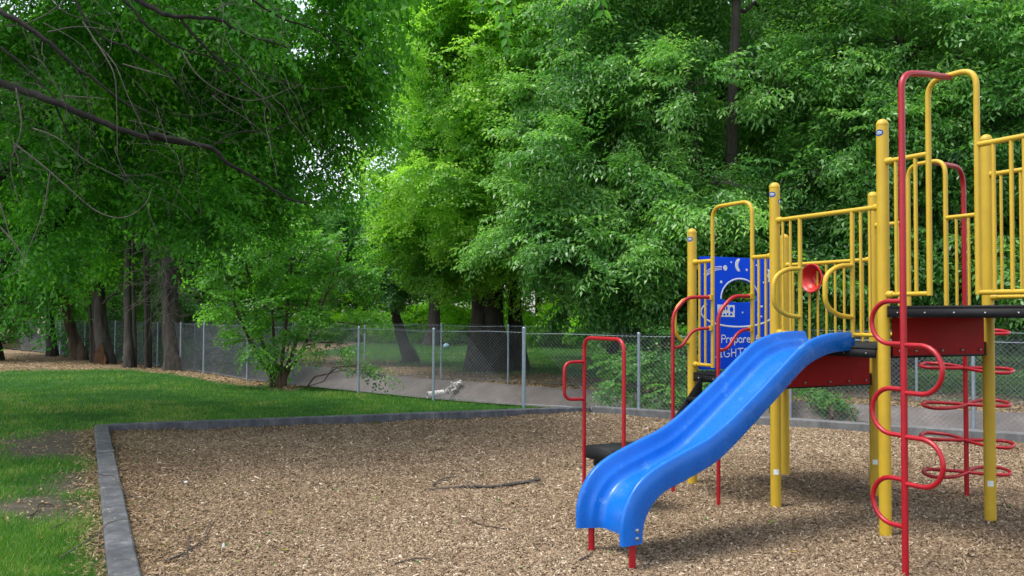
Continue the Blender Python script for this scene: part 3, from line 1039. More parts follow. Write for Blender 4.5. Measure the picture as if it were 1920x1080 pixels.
# close both ends between the inner and the outer skin
nn = len(ring)
for base, fl_ in ((0, True), ((len(rim) - 1) * k, False)):
    idx = list(range(nn))
    lo_i = h_ - 1
    for j in range(lo_i // 2 + 1):
        a1, a2, o1, o2 = j, j + 1, lo_i - j, lo_i - j - 1
        if a2 >= o2: break
        for mirror in (False, True):
            f = [a1, a2, o2, o1]
            if mirror: f = [(nn - t) % nn for t in f]
            if len(set(f)) < 3: continue
            f = [base + t for t in dict.fromkeys(f)]
            b.p.append(f if fl_ != mirror else f[::-1])
slide = b.build('slide', M['slide'], PS)
slide.data.set_sharp_from_angle(angle=R(50))
for wb in (-.595, -.112):
    lg = MB(); lg.tube([G(-2.125, wb, -.3), G(-2.125, wb, .185)], .0215, 14); lg.build('slide_leg', M['red'], slide)
for z in (.255, .205):
    MB().lathe(G(-2.115, -.356 + HW * 1.05 - 0.004, z), W3, [(0, .014), (.004, .014), (.009, .008), (.010, .0005)], 12).build('bolt', M['bolt'], slide)

# ---- red loop climber before the upper deck
SA, SB = -.516 * LU, .60 * LW
b = MB()
b.tube(np.vstack([[G(SA, SB, -.3)], fillet([G(SA, SB, 0.0), G(SA, SB, 3.14), G(-.34 * LU, .585 * LW, 3.175), G(0, .50 * LW, 3.222)], .17, 9)]), .0205, 16)
pole = b.build('loop_climber', M['red'], PS)
def dloop(zt, zb, side, dx):
    """half loop beside the pole"""
    r = (zt - zb) / 2; zc = (zt + zb) / 2
    pts = [G(SA, SB, zt), G(SA, SB + side * (dx - r * 1.0), zt)] + [G(SA, SB + side * (dx - r + r * math.sin(t)), zc + r * math.cos(t)) for t in np.linspace(.15, math.pi - .15, 12)] + [G(SA, SB + side * (dx - r * 1.0), zb), G(SA, SB, zb)]
    MB().tube(pts, .0155, 12).build('climbing_loop', M['red'], pole)
for zt, zb in ((1.697, 1.425), (1.14, .85), (.573, .28)): dloop(zt, zb, -1, .245)
for zt, zb in ((1.42, 1.12), (.845, .552)): dloop(zt, zb, 1, .275)

# ---- red ring climber beyond the middle deck
CA, CB = 1.551 * LU, -.607 * LW
b = MB()
b.tube(np.vstack([[G(CA, CB, -.3)], fillet([G(CA, CB, 0), G(CA, CB, 2.93), G(1.02 * LU, -.46 * LW, 2.905)], .2, 9)]), .0205, 16)
rp = b.build('ring_climber', M['red'], PS)
E1 = (U3 + W3) / math.sqrt(2); E2 = (U3 - W3) / math.sqrt(2)
for i, z in enumerate((.226, .508, .824, 1.145, 1.455)):
    for s in (-1, 1):
        side = (1 if s < 0 else -1) * (1 if i % 2 else -1)      # the two rings of a pair lie on opposite sides of the pole
        L_ = .36
        pts = [(0, 0), (.10, -.02), (.26, -.03), (L_ - .035, -.01), (L_, .07), (L_ - .03, .16), (.27, .21), (.13, .17), (.03, .06)]
        MB().tube(smooth_path([G(CA, CB) + E1 * (s * x) + E2 * (side * y) + Z3 * (z + .12 * side * y) for x, y in pts], 4, closed=True), .0155, 10, closed=True).build('foot_ring', M['red'], rp)

# ---- stairs, low step and red handrails
ST = (-2.03, -1.32)
st = empty('stair', G(-.03, (ST[0] + ST[1]) / 2))
st.parent = PS; st.matrix_parent_inverse = PS.matrix_world.inverted()
for wb in ST:
    MB().prism([G(-.03, wb - .006, 1.04), G(-.03, wb - .006, .84), G(-.36, wb - .006, .47), G(-.36, wb - .006, .65)], W3 * .012).build('stringer', M['deck'], st, smooth=False)
for a, z in ((-.14, .83), (-.28, .66)):
    MB().box(G(a, (ST[0] + ST[1]) / 2, z), U3, W3, Z3, .08, (ST[1] - ST[0]) / 2 - .007, .016, .004).build('tread', M['deck'], st, smooth=False)
sb = MB(); sb.box(G(-1.15, -1.66, .452), U3, W3, Z3, .25, .20, .052, .01)
ls = sb.build('low_step', M['deck'], st, smooth=False)
MB().box(G(-1.24, -1.66, .352), U3, W3, Z3, .09, .19, .022, .006).build('step_support', M['deck'], st, smooth=False)
AA = -1.09 * LU - .03
b = MB()
b.tube(fillet([G(AA, -2.035, -.3), G(AA, -2.035, 1.402), G(AA, -1.425, 1.402), G(AA, -1.425, -.3)], .11, 8), .0165, 14)
sa = b.build('step_arch', M['red'], PS)
MB().tube(fillet([G(AA, -2.035, 1.195), G(AA - .20, -2.035, 1.19), G(AA - .20, -2.035, .875), G(AA, -2.035, .87)], .075, 7), .0145, 12).build('side_loop', M['red'], sa)
HA = -.335 * LU
for wb in (-1.99, -1.365):
    b = MB()
    tgt = -1.909 if wb < -1.6 else -1.380
    b.tube(np.vstack([[G(HA, wb, -.3)], fillet([G(HA, wb, 0), G(HA, wb, 1.62), G(HA + .16, wb, 1.768), G(-.02, tgt, 1.768)], .08, 6)]), .0165, 14)
    hr = b.build('handrail', M['red'], PS)
    MB().tube(fillet([G(HA, wb, 1.30), G(HA + .10, wb, 1.315), G(HA + .23, wb, 1.47), G(-.02, tgt, 1.485)], .07, 6), .0145, 12).build('lower_rail', M['red'], hr)
    for z in (1.768, 1.485):
        MB().box(G(-.02, tgt, z), U3, W3, Z3, .02, .022, .022, .006).build('rail_bracket', M['yellow'], hr)

# ------------------------------------------------------------------ foliage
def make_spray(kind, rg):
    """one leafy shoot along +x: (n,4,3) leaf corners and a tint for each leaf"""
    leaves, tint = [], []
    if kind == 'narrow':
        L, ns, sub, ll, lw, droop = 0.72, 6, 0.40, 0.112, 0.044, 0.55
    elif kind == 'broad':
        L, ns, sub, ll, lw, droop = 0.65, 5, 0.36, 0.085, 0.060, 0.30
    elif kind == 'hang':
        L, ns, sub, ll, lw, droop = 0.72, 6, 0.40, 0.086, 0.041, 0.45
    else:                       # coarse shoots for far crowns
        L, ns, sub, ll, lw, droop = 1.5, 5, 0.85, 0.26, 0.15, 0.35
    axes = [(np.zeros(3), np.array([1.0, 0, 0]), L)]
    for i in range(ns):
        t = (i + 0.7) / ns * 0.9
        s = 1 if i % 2 else -1
        d = np.array([0.75, s * rg.uniform(0.5, 1.0), rg.uniform(-0.25, 0.25)]); d /= np.linalg.norm(d)
        axes.append((np.array([t * L, 0, -0.22 * (t * L) ** 2 / L]), d, sub * (1.1 - 0.5 * t)))
    for p0, d, l in axes:
        nl_ = max(4, int(l / (ll * 0.62)))
        for j in range(nl_):
            t = (j + 0.6 + rg.uniform(-.2, .2)) / nl_
            p = p0 + d * l * t + np.array([0, 0, -droop * 0.45 * (l * t) ** 2 / l])
            side = np.cross(d, [0, 0, 1.0]); side /= np.linalg.norm(side)
            sg = 1 if j % 2 else -1
            ld = d * rg.uniform(0.3, 0.9) + side * sg * rg.uniform(0.4, 1.0) + np.array([0, 0, -droop * rg.uniform(0.4, 1.7) + rg.normal(0, .15)])
            ld /= np.linalg.norm(ld)
            nrm = np.array([rg.normal(0, .45), rg.normal(0, .45), 1.0])
            wv = np.cross(ld, nrm); wv /= np.linalg.norm(wv)
            nn_ = np.cross(wv, ld)
            sc = rg.uniform(0.7, 1.2)
            a, b = ll * sc, lw * sc / 2
            leaves.append([p, p + ld * a * .42 + wv * b + nn_ * b * .45, p + ld * a - nn_ * a * .10, p + ld * a * .42 - wv * b + nn_ * b * .45])
            tint.append(0.12 * (t - .5) + rg.normal(0, .13))
    return np.array(leaves), np.array(tint)


SPRAYS = {k: [make_spray(k, RNG) for _ in range(7)] for k in ('narrow', 'broad', 'hang', 'coarse')}


def foliage(name, kind, pos, dirs, scale, tint0, mat, parent, droop=0.25, rg=RNG):
    """places shoots at pos heading along dirs, all in one crown mesh"""
    n = len(pos)
    pick = rg.integers(0, 7, n)
    az = np.arctan2(dirs[:, 1], dirs[:, 0]) + rg.normal(0, .45, n)
    el = np.arcsin(np.clip(dirs[:, 2], -1, 1)) * 0.6 - droop + rg.normal(0, .22, n)
    ro = rg.normal(0, .5, n)
    ca, sa_, ce, se, cr_, sr_ = np.cos(az), np.sin(az), np.cos(el), np.sin(el), np.cos(ro), np.sin(ro)
    ex = np.stack([ca * ce, sa_ * ce, se], -1)
    ey0 = np.stack([-sa_, ca, 0 * ca], -1)
    ez0 = np.cross(ex, ey0)
    ey = ey0 * cr_[:, None] + ez0 * sr_[:, None]
    ez = np.cross(ex, ey)
    Rm = np.stack([ex, ey, ez], -1) * np.asarray(scale)[:, None, None]
    VV, TT = [], []
    for k in range(7):
        m = np.where(pick == k)[0]
        if not len(m): continue
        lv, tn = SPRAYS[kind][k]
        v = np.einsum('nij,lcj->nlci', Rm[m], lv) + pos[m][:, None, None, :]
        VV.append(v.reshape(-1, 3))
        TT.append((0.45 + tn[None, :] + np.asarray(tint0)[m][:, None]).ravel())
    V = np.concatenate(VV); T = np.clip(np.concatenate(TT), 0, 1)
    q = np.arange(len(V), dtype=np.int32).reshape(-1, 4)
    return link(name, np_mesh(name, V, quads=q, attr=T), mat, parent)


def lobe_points(c, r, n, rg, squash=0.82, inner=0.45):
    d = rg.normal(size=(n, 3)); d /= np.linalg.norm(d, axis=1)[:, None]
    bumps = rg.normal(size=(9, 3)); bumps /= np.linalg.norm(bumps, axis=1)[:, None]
    amp = rg.uniform(-.3, .34, 9)
    lump = 1 + (np.clip(d @ bumps.T, 0, 1) ** 5 @ amp)
    rad = r * lump * (inner + (1 - inner) * rg.random(n) ** 0.55)
    # gathered into tufts so that dark gaps stay between them
    m = max(1, min(n, max(6, int(n / 9))))
    own = rg.integers(0, m, n)
    d2 = d[own] + rg.normal(0, .10, (n, 3)); d2 /= np.linalg.norm(d2, axis=1)[:, None]
    rad2 = rad[own] * (1 + rg.normal(0, .05, n))
    p = np.asarray(c) + d2 * rad2[:, None] * np.array([1, 1, squash]) + rg.normal(0, .07, (n, 3)) * min(1, r)
    return p, d2, rg.normal(0, .11, m)[own]


def limb(b, p0, p1, r0, r1, rg, sag=0.12, n=6, k=7):
    p0, p1 = np.asarray(p0, float), np.asarray(p1, float)
    L = np.linalg.norm(p1 - p0)
    t = np.linspace(0, 1, k)
    P = p0 + (p1 - p0) * t[:, None]
    P[:, 2] += sag * L * np.sin(np.pi * t) * 0.6
    P[1:-1] += rg.normal(0, 0.035 * L, (k - 2, 3))
    b.tube(P, r0 + (r1 - r0) * t ** 0.8, n)
    return P


def trunk_path(base, tops, r, rg, flare=1.5, n=12):
    pass


def tree(name, label, base, stems, lobes, kind, lmat, bmat, dens, seed, scale=1.0, group=None, cat='tree', droop=0.25, tint=0.0, sub=7, inner=0.45, limbs=True, squash=0.82, tvar=0.10, flare=1.6):
    """stems: list of (points, r0, r1); lobes: list of (centre, radius[, tint])"""
    rg = np.random.default_rng(seed)
    root = empty(name, (base[0], base[1], 0))
    tag(root, label, cat, group)
    spine = []
    for pts, ra, rb in stems:
        P = smooth_path(pts, 6)
        t = np.linspace(0, 1, len(P))
        r = ra + (rb - ra) * t ** 0.75
        hgt = P[:, 2] - P[0, 2]
        if flare > 1: r = r * (1 + (flare - 1) * np.exp(-np.clip(hgt, 0, 9) / (ra * 1.3)))
        b = MB(); b.tube(P, r, 14)
        V = b.v[-1]
        ph = np.arctan2(V[:, 1] - base[1], V[:, 0] - base[0])
        lump = 0.06 * ra * (np.sin(ph * 5 + V[:, 2]) + np.sin(ph * 9 + 2 * V[:, 2] + 1))
        V[:, 0] += lump * np.cos(ph); V[:, 1] += lump * np.sin(ph)
        b.build('trunk', bmat, root)
        spine.append((P, r))
    allP = np.concatenate([p for p, r in spine]) if spine else None
    allR = np.concatenate([r for p, r in spine]) if spine else None
    lb = MB()
    pos, dirs, tin = [], [], []
    for lo in lobes:
        c, r = np.asarray(lo[0], float), lo[1]
        lt = (lo[2] if len(lo) > 2 else 0) + rg.normal(0, .05)
        if limbs and allP is not None:
            d = np.linalg.norm(allP - (c - np.array([0, 0, .35 * np.linalg.norm(c[:2] - allP[:, :2].mean(0))])), axis=1)
            d += np.where(allP[:, 2] > c[2], 1.5, 0)
            i = int(np.argmin(d))
            rr = min(allR[i] * .55, 0.004 + 0.058 * r)
            P = limb(lb, allP[i], c, rr, rr * .4, rg)
            for _ in range(sub):
                dd = rg.normal(size=3); dd /= np.linalg.norm(dd); dd[2] = abs(dd[2]) * .4 - .1
                e = c + dd * r * .85
                limb(lb, P[rg.integers(3, 7)], e, rr * .38, .006, rg, sag=.05, n=5, k=5)
            if kind != 'coarse' and cat == 'tree':
                lb.build('limb', bmat, root); lb = MB()
        n = int(dens * r * r)
        p, dr, tt = lobe_points(c, r, n, rg, squash, inner)
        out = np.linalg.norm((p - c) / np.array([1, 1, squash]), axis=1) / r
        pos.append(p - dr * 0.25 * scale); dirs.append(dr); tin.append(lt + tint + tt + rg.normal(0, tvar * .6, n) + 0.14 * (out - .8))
    if lb.n: lb.build('limbs', bmat, root)
    pos, dirs, tin = np.concatenate(pos), np.concatenate(dirs), np.concatenate(tin)
    keep = pos[:, 2] > 0.12
    pos, dirs, tin = pos[keep], dirs[keep], tin[keep]
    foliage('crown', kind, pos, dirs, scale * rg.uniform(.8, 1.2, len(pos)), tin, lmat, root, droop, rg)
    return root


def A(*l):
    """lobes surveyed from the camera: (px, py, distance, radius[, tint])"""
    return [(at(x[0], x[1], x[2]), x[3], *(x[4:])) for x in l]


def S(base, *pts):
    return [np.array([base[0], base[1], -0.15]), np.array([base[0], base[1], 0.25])] + [at(*p) for p in pts]


# --- big many-stemmed tree with the sunny crown in the middle
c0 = gnd(925, 697)
tree('broad_tree', 'large bright-crowned tree with thick dark stems on the far bank of the channel', c0,
     [(S(c0 + np.array([-.35, .1]), (906, 560, 25.2), (880, 430, 25.2), (850, 250, 25), (830, 60, 25)), .46, .12),
      (S(c0 + np.array([.15, 0]), (925, 560, 25), (935, 400, 24.8), (950, 200, 24.6), (950, 0, 24.5)), .40, .12),
      (S(c0 + np.array([.72, .3]), (966, 560, 25.3), (985, 450, 25.3), (1030, 330, 25), (1060, 150, 25)), .30, .10)],
     A((865, 20, 24, 1.7, .12), (905, 120, 23, 2.7, .1), (838, 215, 24, 1.35, .08), (850, 300, 22.8, 2.3, .1), (960, 20, 23, 2.8, .1), (1000, 250, 23, 2.3), (905, 420, 23.6, 2.0, -.05),
       (800, 470, 23.4, 1.5, -.05), (1000, 440, 24, 2.2, -.1), (870, 480, 24, 1.1, -.15), (860, -160, 24, 3.2), (1000, -180, 24, 3.2), (775, 385, 24.2, 1.0, .05), (950, 340, 22.8, 1.6), (1030, 500, 24, .9, -.15), (840, 400, 22.6, 1.4, .05),
       (880, 220, 24, 1.5, .15), (970, 160, 22, 1.5, .05), (1040, 130, 22, 1.3), (955, 260, 21.8, 1.2, .05), (1000, 340, 22, 1.2), (1020, 30, 22, 1.5)),
     'broad', M['leaf_bright'], M['bark_dark'], 100, 101, flare=1.5, tvar=.13, tint=.12, scale=1.1)

# --- paler tree with the leaning trunk
c1 = gnd(768, 682)
tree('leaning_tree', 'smaller pale-leaved tree with a dark leaning trunk behind the channel fence', c1,
     [(S(c1, (756, 640, 28.8), (738, 570, 28.5), (730, 480, 28.3), (745, 380, 28)), .27, .09)],
     A((715, 440, 27, 1.5), (770, 500, 27, 1.35), (665, 510, 27.2, 1.4), (790, 410, 27.3, 1.5), (720, 520, 27.3, .9, -.1), (640, 450, 27.5, 1.2), (700, 385, 27.6, 1.0), (815, 500, 27.5, .9, -.1)),
     'broad', M['leaf_pale'], M['bark_dark'], 95, 102)

# --- straight grey trunk far behind
c2 = gnd(812, 648)
tree('straight_tree', 'tall tree with a straight pale grey trunk far behind the channel', c2,
     [(S(c2, (814, 600, 46), (815, 500, 46), (812, 350, 46), (815, 100, 46)), .40, .2)],
     A((860, 440, 46, 2.6), (790, 400, 46, 2.4), (900, 300, 46, 4), (930, 100, 46, 6), (1000, 300, 46, 5)),
     'coarse', M['leaf_mid'], M['bark_grey'], 34, 103, flare=2.0)

# --- narrow-leaved trees on the right
c3 = np.array([4.9, 20.6])
tree('narrow_leaf_tree', 'tall narrow-leaved tree with a bare grey stem showing, behind the low deck', c3,
     [(S(c3, (1370, 450, 20.0), (1372, 300, 19.3), (1375, 150, 19.0), (1380, 20, 19.0), (1385, -150, 20.2)), .21, .08),
      (S(c3 + np.array([-.3, -.2]), (1335, 450, 20), (1312, 320, 19.6), (1300, 220, 19.4), (1285, 120, 19.3)), .12, .05)],
     A((1245, 70, 20.8, 1.5), (1490, 60, 20.8, 1.6), (1500, 180, 19.5, 1.6, .1), (1240, 240, 20.5, 1.5), (1440, 290, 21.5, 1.4), (1320, 390, 18.2, 1.2, .1), (1500, 350, 19, 1.5), (1420, 470, 19, 1.4), (1560, 480, 19, 1.5, -.1), (1340, 500, 19.4, 1.3),
       (1300, 160, 18.2, .8, .15), (1380, -120, 20, 2.4), (1600, 420, 19.5, 1.6, -.1), (1450, 580, 20.5, 1.3, -.1), (1350, 345, 17.6, .5, .1), (1460, 160, 18.6, .9, .1), (1500, 520, 18, 1.0, -.1), (1330, 590, 20.5, 1.0, -.2)),
     'narrow', M['leaf_willow'], M['bark_grey'], 108, 104, tint=.03, scale=1.05, tvar=.14, droop=.22, inner=.4)
c4 = np.array([2.5, 20.9])
tree('narrow_leaf_tree', 'wide drooping tree with narrow silvery leaves to the left of the blue game panel', c4,
     [(S(c4, (1180, 520, 20.9), (1165, 380, 20.6), (1150, 250, 20.4), (1140, 120, 20.4)), .2, .07)],
     A((1090, 130, 20, 1.5, .08), (1190, 110, 20, 1.6, .05), (1050, 300, 19.5, 1.4, .05), (1150, 320, 19, 1.5), (1230, 430, 18.6, 1.3), (1080, 440, 19, 1.4), (1160, 500, 18.6, 1.3, -.05), (1260, 530, 19, 1.1, -.05), (1010, 400, 19.3, 1.1), (1210, 200, 19.8, 1.3),
       (1020, 180, 20, 1.0, .1), (1120, 10, 20.5, 1.8, .05), (970, 480, 19.6, .8), (1090, 545, 19.4, .9, -.15), (1200, 580, 19.6, .8, -.2), (1250, 320, 18.8, 1.0), (1230, -100, 20.5, 2.2)),
     'narrow', M['leaf_willow'], M['bark_grey'], 108, 105, tint=.03, scale=1.05, tvar=.14, droop=.22, inner=.4)
c5 = np.array([8.3, 19.2])
tree('narrow_leaf_tree', 'narrow-leaved tree at the right edge behind the upper deck of the play structure', c5,
     [(S(c5, (1700, 450, 19), (1690, 300, 18.8), (1690, 150, 18.6), (1680, 0, 18.6)), .2, .08)],
     A((1600, 110, 18.4, 1.7, .08), (1730, 90, 18, 1.7, .05), (1860, 120, 17.6, 1.7, .05), (1650, 260, 18.2, 1.4), (1780, 250, 17.8, 1.5), (1890, 280, 17.4, 1.4), (1700, 400, 18, 1.4, -.05), (1830, 420, 17.6, 1.4, -.05), (1920, 470, 17.2, 1.3), (1640, 500, 18.6, 1.3, -.1), (1760, 520, 18.2, 1.2, -.1), (1880, 560, 17.8, 1.0, -.15),
       (1960, 200, 17.4, 1.8), (1680, -80, 18.5, 2.2), (1860, -80, 18, 2.2), (2000, 400, 17.4, 1.5), (1580, 330, 18, 1.1, .05), (1700, 570, 19.2, 1.0, -.2)),
     'narrow', M['leaf_willow'], M['bark_grey'], 108, 106, tint=.03, scale=1.05, tvar=.14, droop=.22, inner=.4)

# --- dark crowns that close the view behind the narrow-leaved trees
for i, (px, Y, lob) in enumerate([(1150, 31, ((1080, 330, 31, 3), (1180, 160, 31, 3.4), (1180, 440, 31, 2.4), (1100, 60, 31, 3), (1230, 360, 31, 3))),
                                  (1420, 30, ((1340, 120, 30, 3.2), (1460, 200, 30, 3.2), (1400, 360, 30, 3.2), (1340, 480, 30, 2.4), (1500, 450, 30, 2.8), (1430, 30, 30, 3))),
                                  (1720, 28, ((1620, 150, 28, 3), (1760, 120, 28, 3.2), (1690, 320, 28, 3), (1830, 330, 28, 3), (1600, 450, 28, 2.5), (1760, 500, 28, 2.4), (1900, 180, 28, 3.2), (1920, 480, 28, 2.5)))]):
    cc = np.array([(px - 960) / FPX * Y, Y])
    tree('dark_tree', ['dark crowded tree behind the drooping silvery tree left of the blue panel', 'dark crowded tree behind the bare grey stem', 'dark crowded tree behind the upper deck at the right edge'][i], cc,
         [(S(cc, (px, 450, Y), (px + 10, 250, Y), (px + 10, 60, Y)), .26, .1)], A(*lob), 'coarse', M['leaf_dark'], M['bark_dark'], 42, 120 + i, scale=.8, group='dark trees behind the narrow-leaved trees')

# --- the row of trunks on the left, with the canopy above them
row = [('shaggy_tree', 'thick grey trunk with shaggy pale twigs, the nearest of the left row to the channel', (327, 694), [((322, 600, 25), (316, 480, 24.9), (310, 330, 25), (300, 150, 25))], .33, 'bark_grey',
        ((330, 330, 25, 1.9), (400, 300, 26, 2), (290, 220, 26, 2.3), (420, 420, 26, 1.3), (390, 180, 27, 2.2))),
       ('slim_tree', 'slim straight dark tree with a bare forked side branch, beside the shaggy grey trunk', (240, 691), [((240, 610, 25.6), (238, 520, 25.6), (240, 430, 25.6), (235, 250, 25.6))], .16, 'bark_grey',
        ((240, 330, 26, 1.6), (200, 260, 26, 1.8), (250, 470, 27, 1.0), (270, 400, 26.4, 1.1))),
       ('hollow_tree', 'thick grey trunk with a brown hollow scar at its foot', (197, 684), [((190, 620, 27.2), (186, 560, 27.2), (180, 430, 27.4), (170, 250, 27.5))], .30, 'bark_grey',
        ((190, 470, 27, 1.4), (140, 400, 27.5, 1.8), (180, 300, 28, 2.1), (240, 540, 26.6, .8))),
       ('forked_tree', 'leaning tree whose brown and black stems fork from the ground, left of the hollow trunk', (140, 676), [((130, 620, 29.4), (122, 560, 29.3), (118, 400, 29), (120, 250, 29)), ((138, 620, 29.8), (130, 560, 29.9), (136, 420, 30), (150, 280, 30))], .18, 'bark_brown',
        ((120, 530, 29, 1.1), (70, 480, 29.5, 1.5), (110, 380, 30, 2), (150, 560, 29, .8))),
       ('black_tree', 'straight black trunk standing on the dry leaves, left of the forked tree', (97, 669), [((95, 620, 32), (92, 560, 32), (90, 430, 32), (90, 250, 32))], .22, 'bark_dark',
        ((90, 520, 31.5, 1.4), (30, 500, 31, 1.5), (60, 400, 32, 2.2), (20, 320, 32, 2.6))),
       ('edge_tree', 'dark trunk with spreading roots cut off by the left edge', (-14, 678), [((-16, 620, 28), (-18, 520, 28), (-20, 300, 28))], .34, 'bark_dark',
        ((20, 570, 27.6, .9), (-20, 470, 28, 1.8), (20, 400, 28, 1.6), (-50, 300, 28, 2.4)))]
for i, (nm, lab, bp, st_, r, bm, lob) in enumerate(row):
    cc = gnd(*bp)
    o = tree(nm, lab, cc, [(S(cc + np.array([.25 * j, 0]), *s), r, r * .4) for j, s in enumerate(st_)], A(*lob), 'broad', M['leaf_mid'], M[bm], 85, 140 + i, flare=1.35, scale=1.1, droop=.3, tint=-.08)
    if nm == 'hollow_tree':
        d = -cc / np.linalg.norm(cc)
        s = MB()
        fr = np.array([d[0], d[1], 0]); sd = np.array([-d[1], d[0], 0])
        bb = np.array([cc[0], cc[1], 0]) + fr * .34 + sd * -.15
        pl = [bb + sd * x + Z3 * z + fr * (.12 - .16 * z) for x, z in ((-.15, .0), (.17, .0), (.19, .2), (.12, .38), (.09, .58), (.01, .70), (-.03, .55), (-.11, .46), (-.17, .2))]
        s.prism(pl, -fr * .25)
        s.build('hollow_scar', M['scar'], o)
    if nm == 'shaggy_tree':
        rg = np.random.default_rng(77)
        tw = MB()
        for _ in range(150):
            p = at(rg.uniform(280, 350), rg.uniform(400, 600), 24.6 + rg.normal(0, .3))
            q = [p]
            dd = np.array([rg.normal(0, .5), rg.normal(0, .3) - .3, rg.uniform(-1, .1)])
            for k in range(5):
                dd = dd + np.array([rg.normal(0, .35), rg.normal(0, .2), rg.normal(-.05, .3)]); dd /= np.linalg.norm(dd)
                q.append(q[-1] + dd * rg.uniform(.12, .3))
            tw.tube(smooth_path(q, 3), .005, 4)
        tw.build('dead_twigs', M['twig'], o)
# thin young stems beside the row
for i, (px, py, ty, Y) in enumerate(((253, 690, 500, 25.4), (275, 691, 440, 25.3), (281, 690, 520, 25.5), (310, 692, 540, 25.2), (172, 682, 560, 27.6), (178, 683, 540, 27.4))):
    cc = gnd(px, py)
    b = MB(); b.tube(smooth_path([np.array([*cc, -.1]), at(px - 1, (py + ty) / 2, cc[1]), at(px - 4, ty, cc[1]), at(px - 3, ty - 120, cc[1])], 4), np.linspace(.07, .025, 13), 8)
    o = b.build('sapling', M['bark_dark'])
    tag(o, ['slender dark sapling just right of the slim straight tree', 'slender dark sapling midway between the slim tree and the shaggy trunk', 'crooked sapling close behind the midway one', 'slender sapling touching the shaggy grey trunk',
            'slender sapling at the left foot of the hollow trunk', 'slender sapling pressed against the left side of the hollow trunk'][i], 'sapling', 'saplings in the left row')

# --- many-stemmed shrub on the lawn's far edge
c6 = gnd(520, 727)
tree('bushy_shrub', 'leafy bright green shrub on many thin stems beside the channel fence', c6,
     [(S(c6 + np.array([.1 * dx, .05]), (520 + dx * 26, 660, 19), (520 + dx * 50, 570, 18.9), (520 + dx * 70, 470, 18.8)), .055, .02) for dx in (-1.6, -.9, -.2, .4, 1.1, 1.7)],
     A((460, 500, 18.6, .9, .05), (545, 480, 18.8, 1.0, .08), (600, 560, 18.6, .7, .05), (510, 580, 18.4, .75, .0), (440, 585, 18.6, .5), (640, 520, 18.9, .8), (470, 640, 18.4, .5), (575, 640, 18.6, .4), (670, 610, 18.4, .45), (540, 400, 19, .9, .08),
       (610, 460, 18.8, .8, .05), (640, 650, 18.0, .25), (690, 690, 17.9, .28, .1), (715, 705, 17.8, .16, .1), (530, 690, 18.8, .3, -.1)),
     'broad', M['leaf_mid'], M['bark_brown'], 92, 160, scale=.8, cat='shrub', flare=1, tint=-.03, limbs=True, sub=4)

# --- shrubs beyond the right-hand fence
c7 = gnd(1290, 745)
tree('trailing_shrub', 'grey-green shrub trailing over the channel wall behind the red arch', c7, [(S(c7, (1285, 690, 17.2), (1270, 640, 17.2)), .05, .02)],
     A((1190, 680, 16.6, .5), (1235, 650, 16.8, .55), (1285, 690, 16.6, .6), (1150, 715, 16.2, .32), (1210, 735, 16.3, .32), (1300, 740, 16.4, .45), (1340, 660, 17, .6), (1250, 720, 16.4, .4), (1130, 740, 16.1, .18)),
     'broad', M['leaf_dark'], M['bark_brown'], 170, 161, tint=.2, scale=.7, cat='shrub', flare=1, sub=4)
c8 = gnd(1560, 800)
tree('creeping_shrub', 'dark vine sprawling on the channel floor below the middle deck', c8, [(S(c8, (1560, 770, 15.4)), .03, .015)],
     A((1520, 765, 15.4, .5), (1570, 780, 15.0, .45), (1610, 790, 14.6, .28), (1500, 740, 15.8, .5), (1550, 740, 15.9, .45)),
     'broad', M['leaf_dark'], M['bark_brown'], 150, 162, scale=.65, cat='shrub', flare=1, sub=3, tint=.2)
# --- undergrowth on the far bank behind the left row; last two added for tree shade
for i, (px, Y, r, h) in enumerate(((150, 36, .9, .9), (215, 33, 1.1, 1.2), (262, 31, 1.0, 1.3), (300, 30, 1.0, 1.2), (352, 31, .9, .9), (405, 31, .9, .8), (470, 30, .8, .8))):
    cc = np.array([(px - 960) / FPX * Y, Y])
    lab = ['before the forked tree', 'behind the hollow trunk', 'behind the slim straight tree', 'just left of the shaggy grey trunk', 'just right of the shaggy grey trunk', 'left of the bushy shrub, added to stand in for tree shade', 'behind the bushy shrub, added to stand in for tree shade'][i]
    tree('undergrowth_bush', 'dark green bush on the far bank ' + lab, cc, [([np.array([*cc, -.1]), np.array([*cc, h * .5]), np.array([cc[0] + .1, cc[1], h])], .04, .02)],
         [(np.array([cc[0], cc[1], h]), r, 0), (np.array([cc[0] - r * .7, cc[1] - .2, h * .6]), r * .7, 0), (np.array([cc[0] + r * .7, cc[1], h * .55]), r * .7, 0), (np.array([cc[0] + .1, cc[1], h + r * .9]), r * .6, 0)],
         'broad', M['leaf_dark'], M['bark_dark'], 75, 230 + i, scale=1.4, cat='bush', group='dark bushes on the far bank behind the left row', flare=1, sub=2)
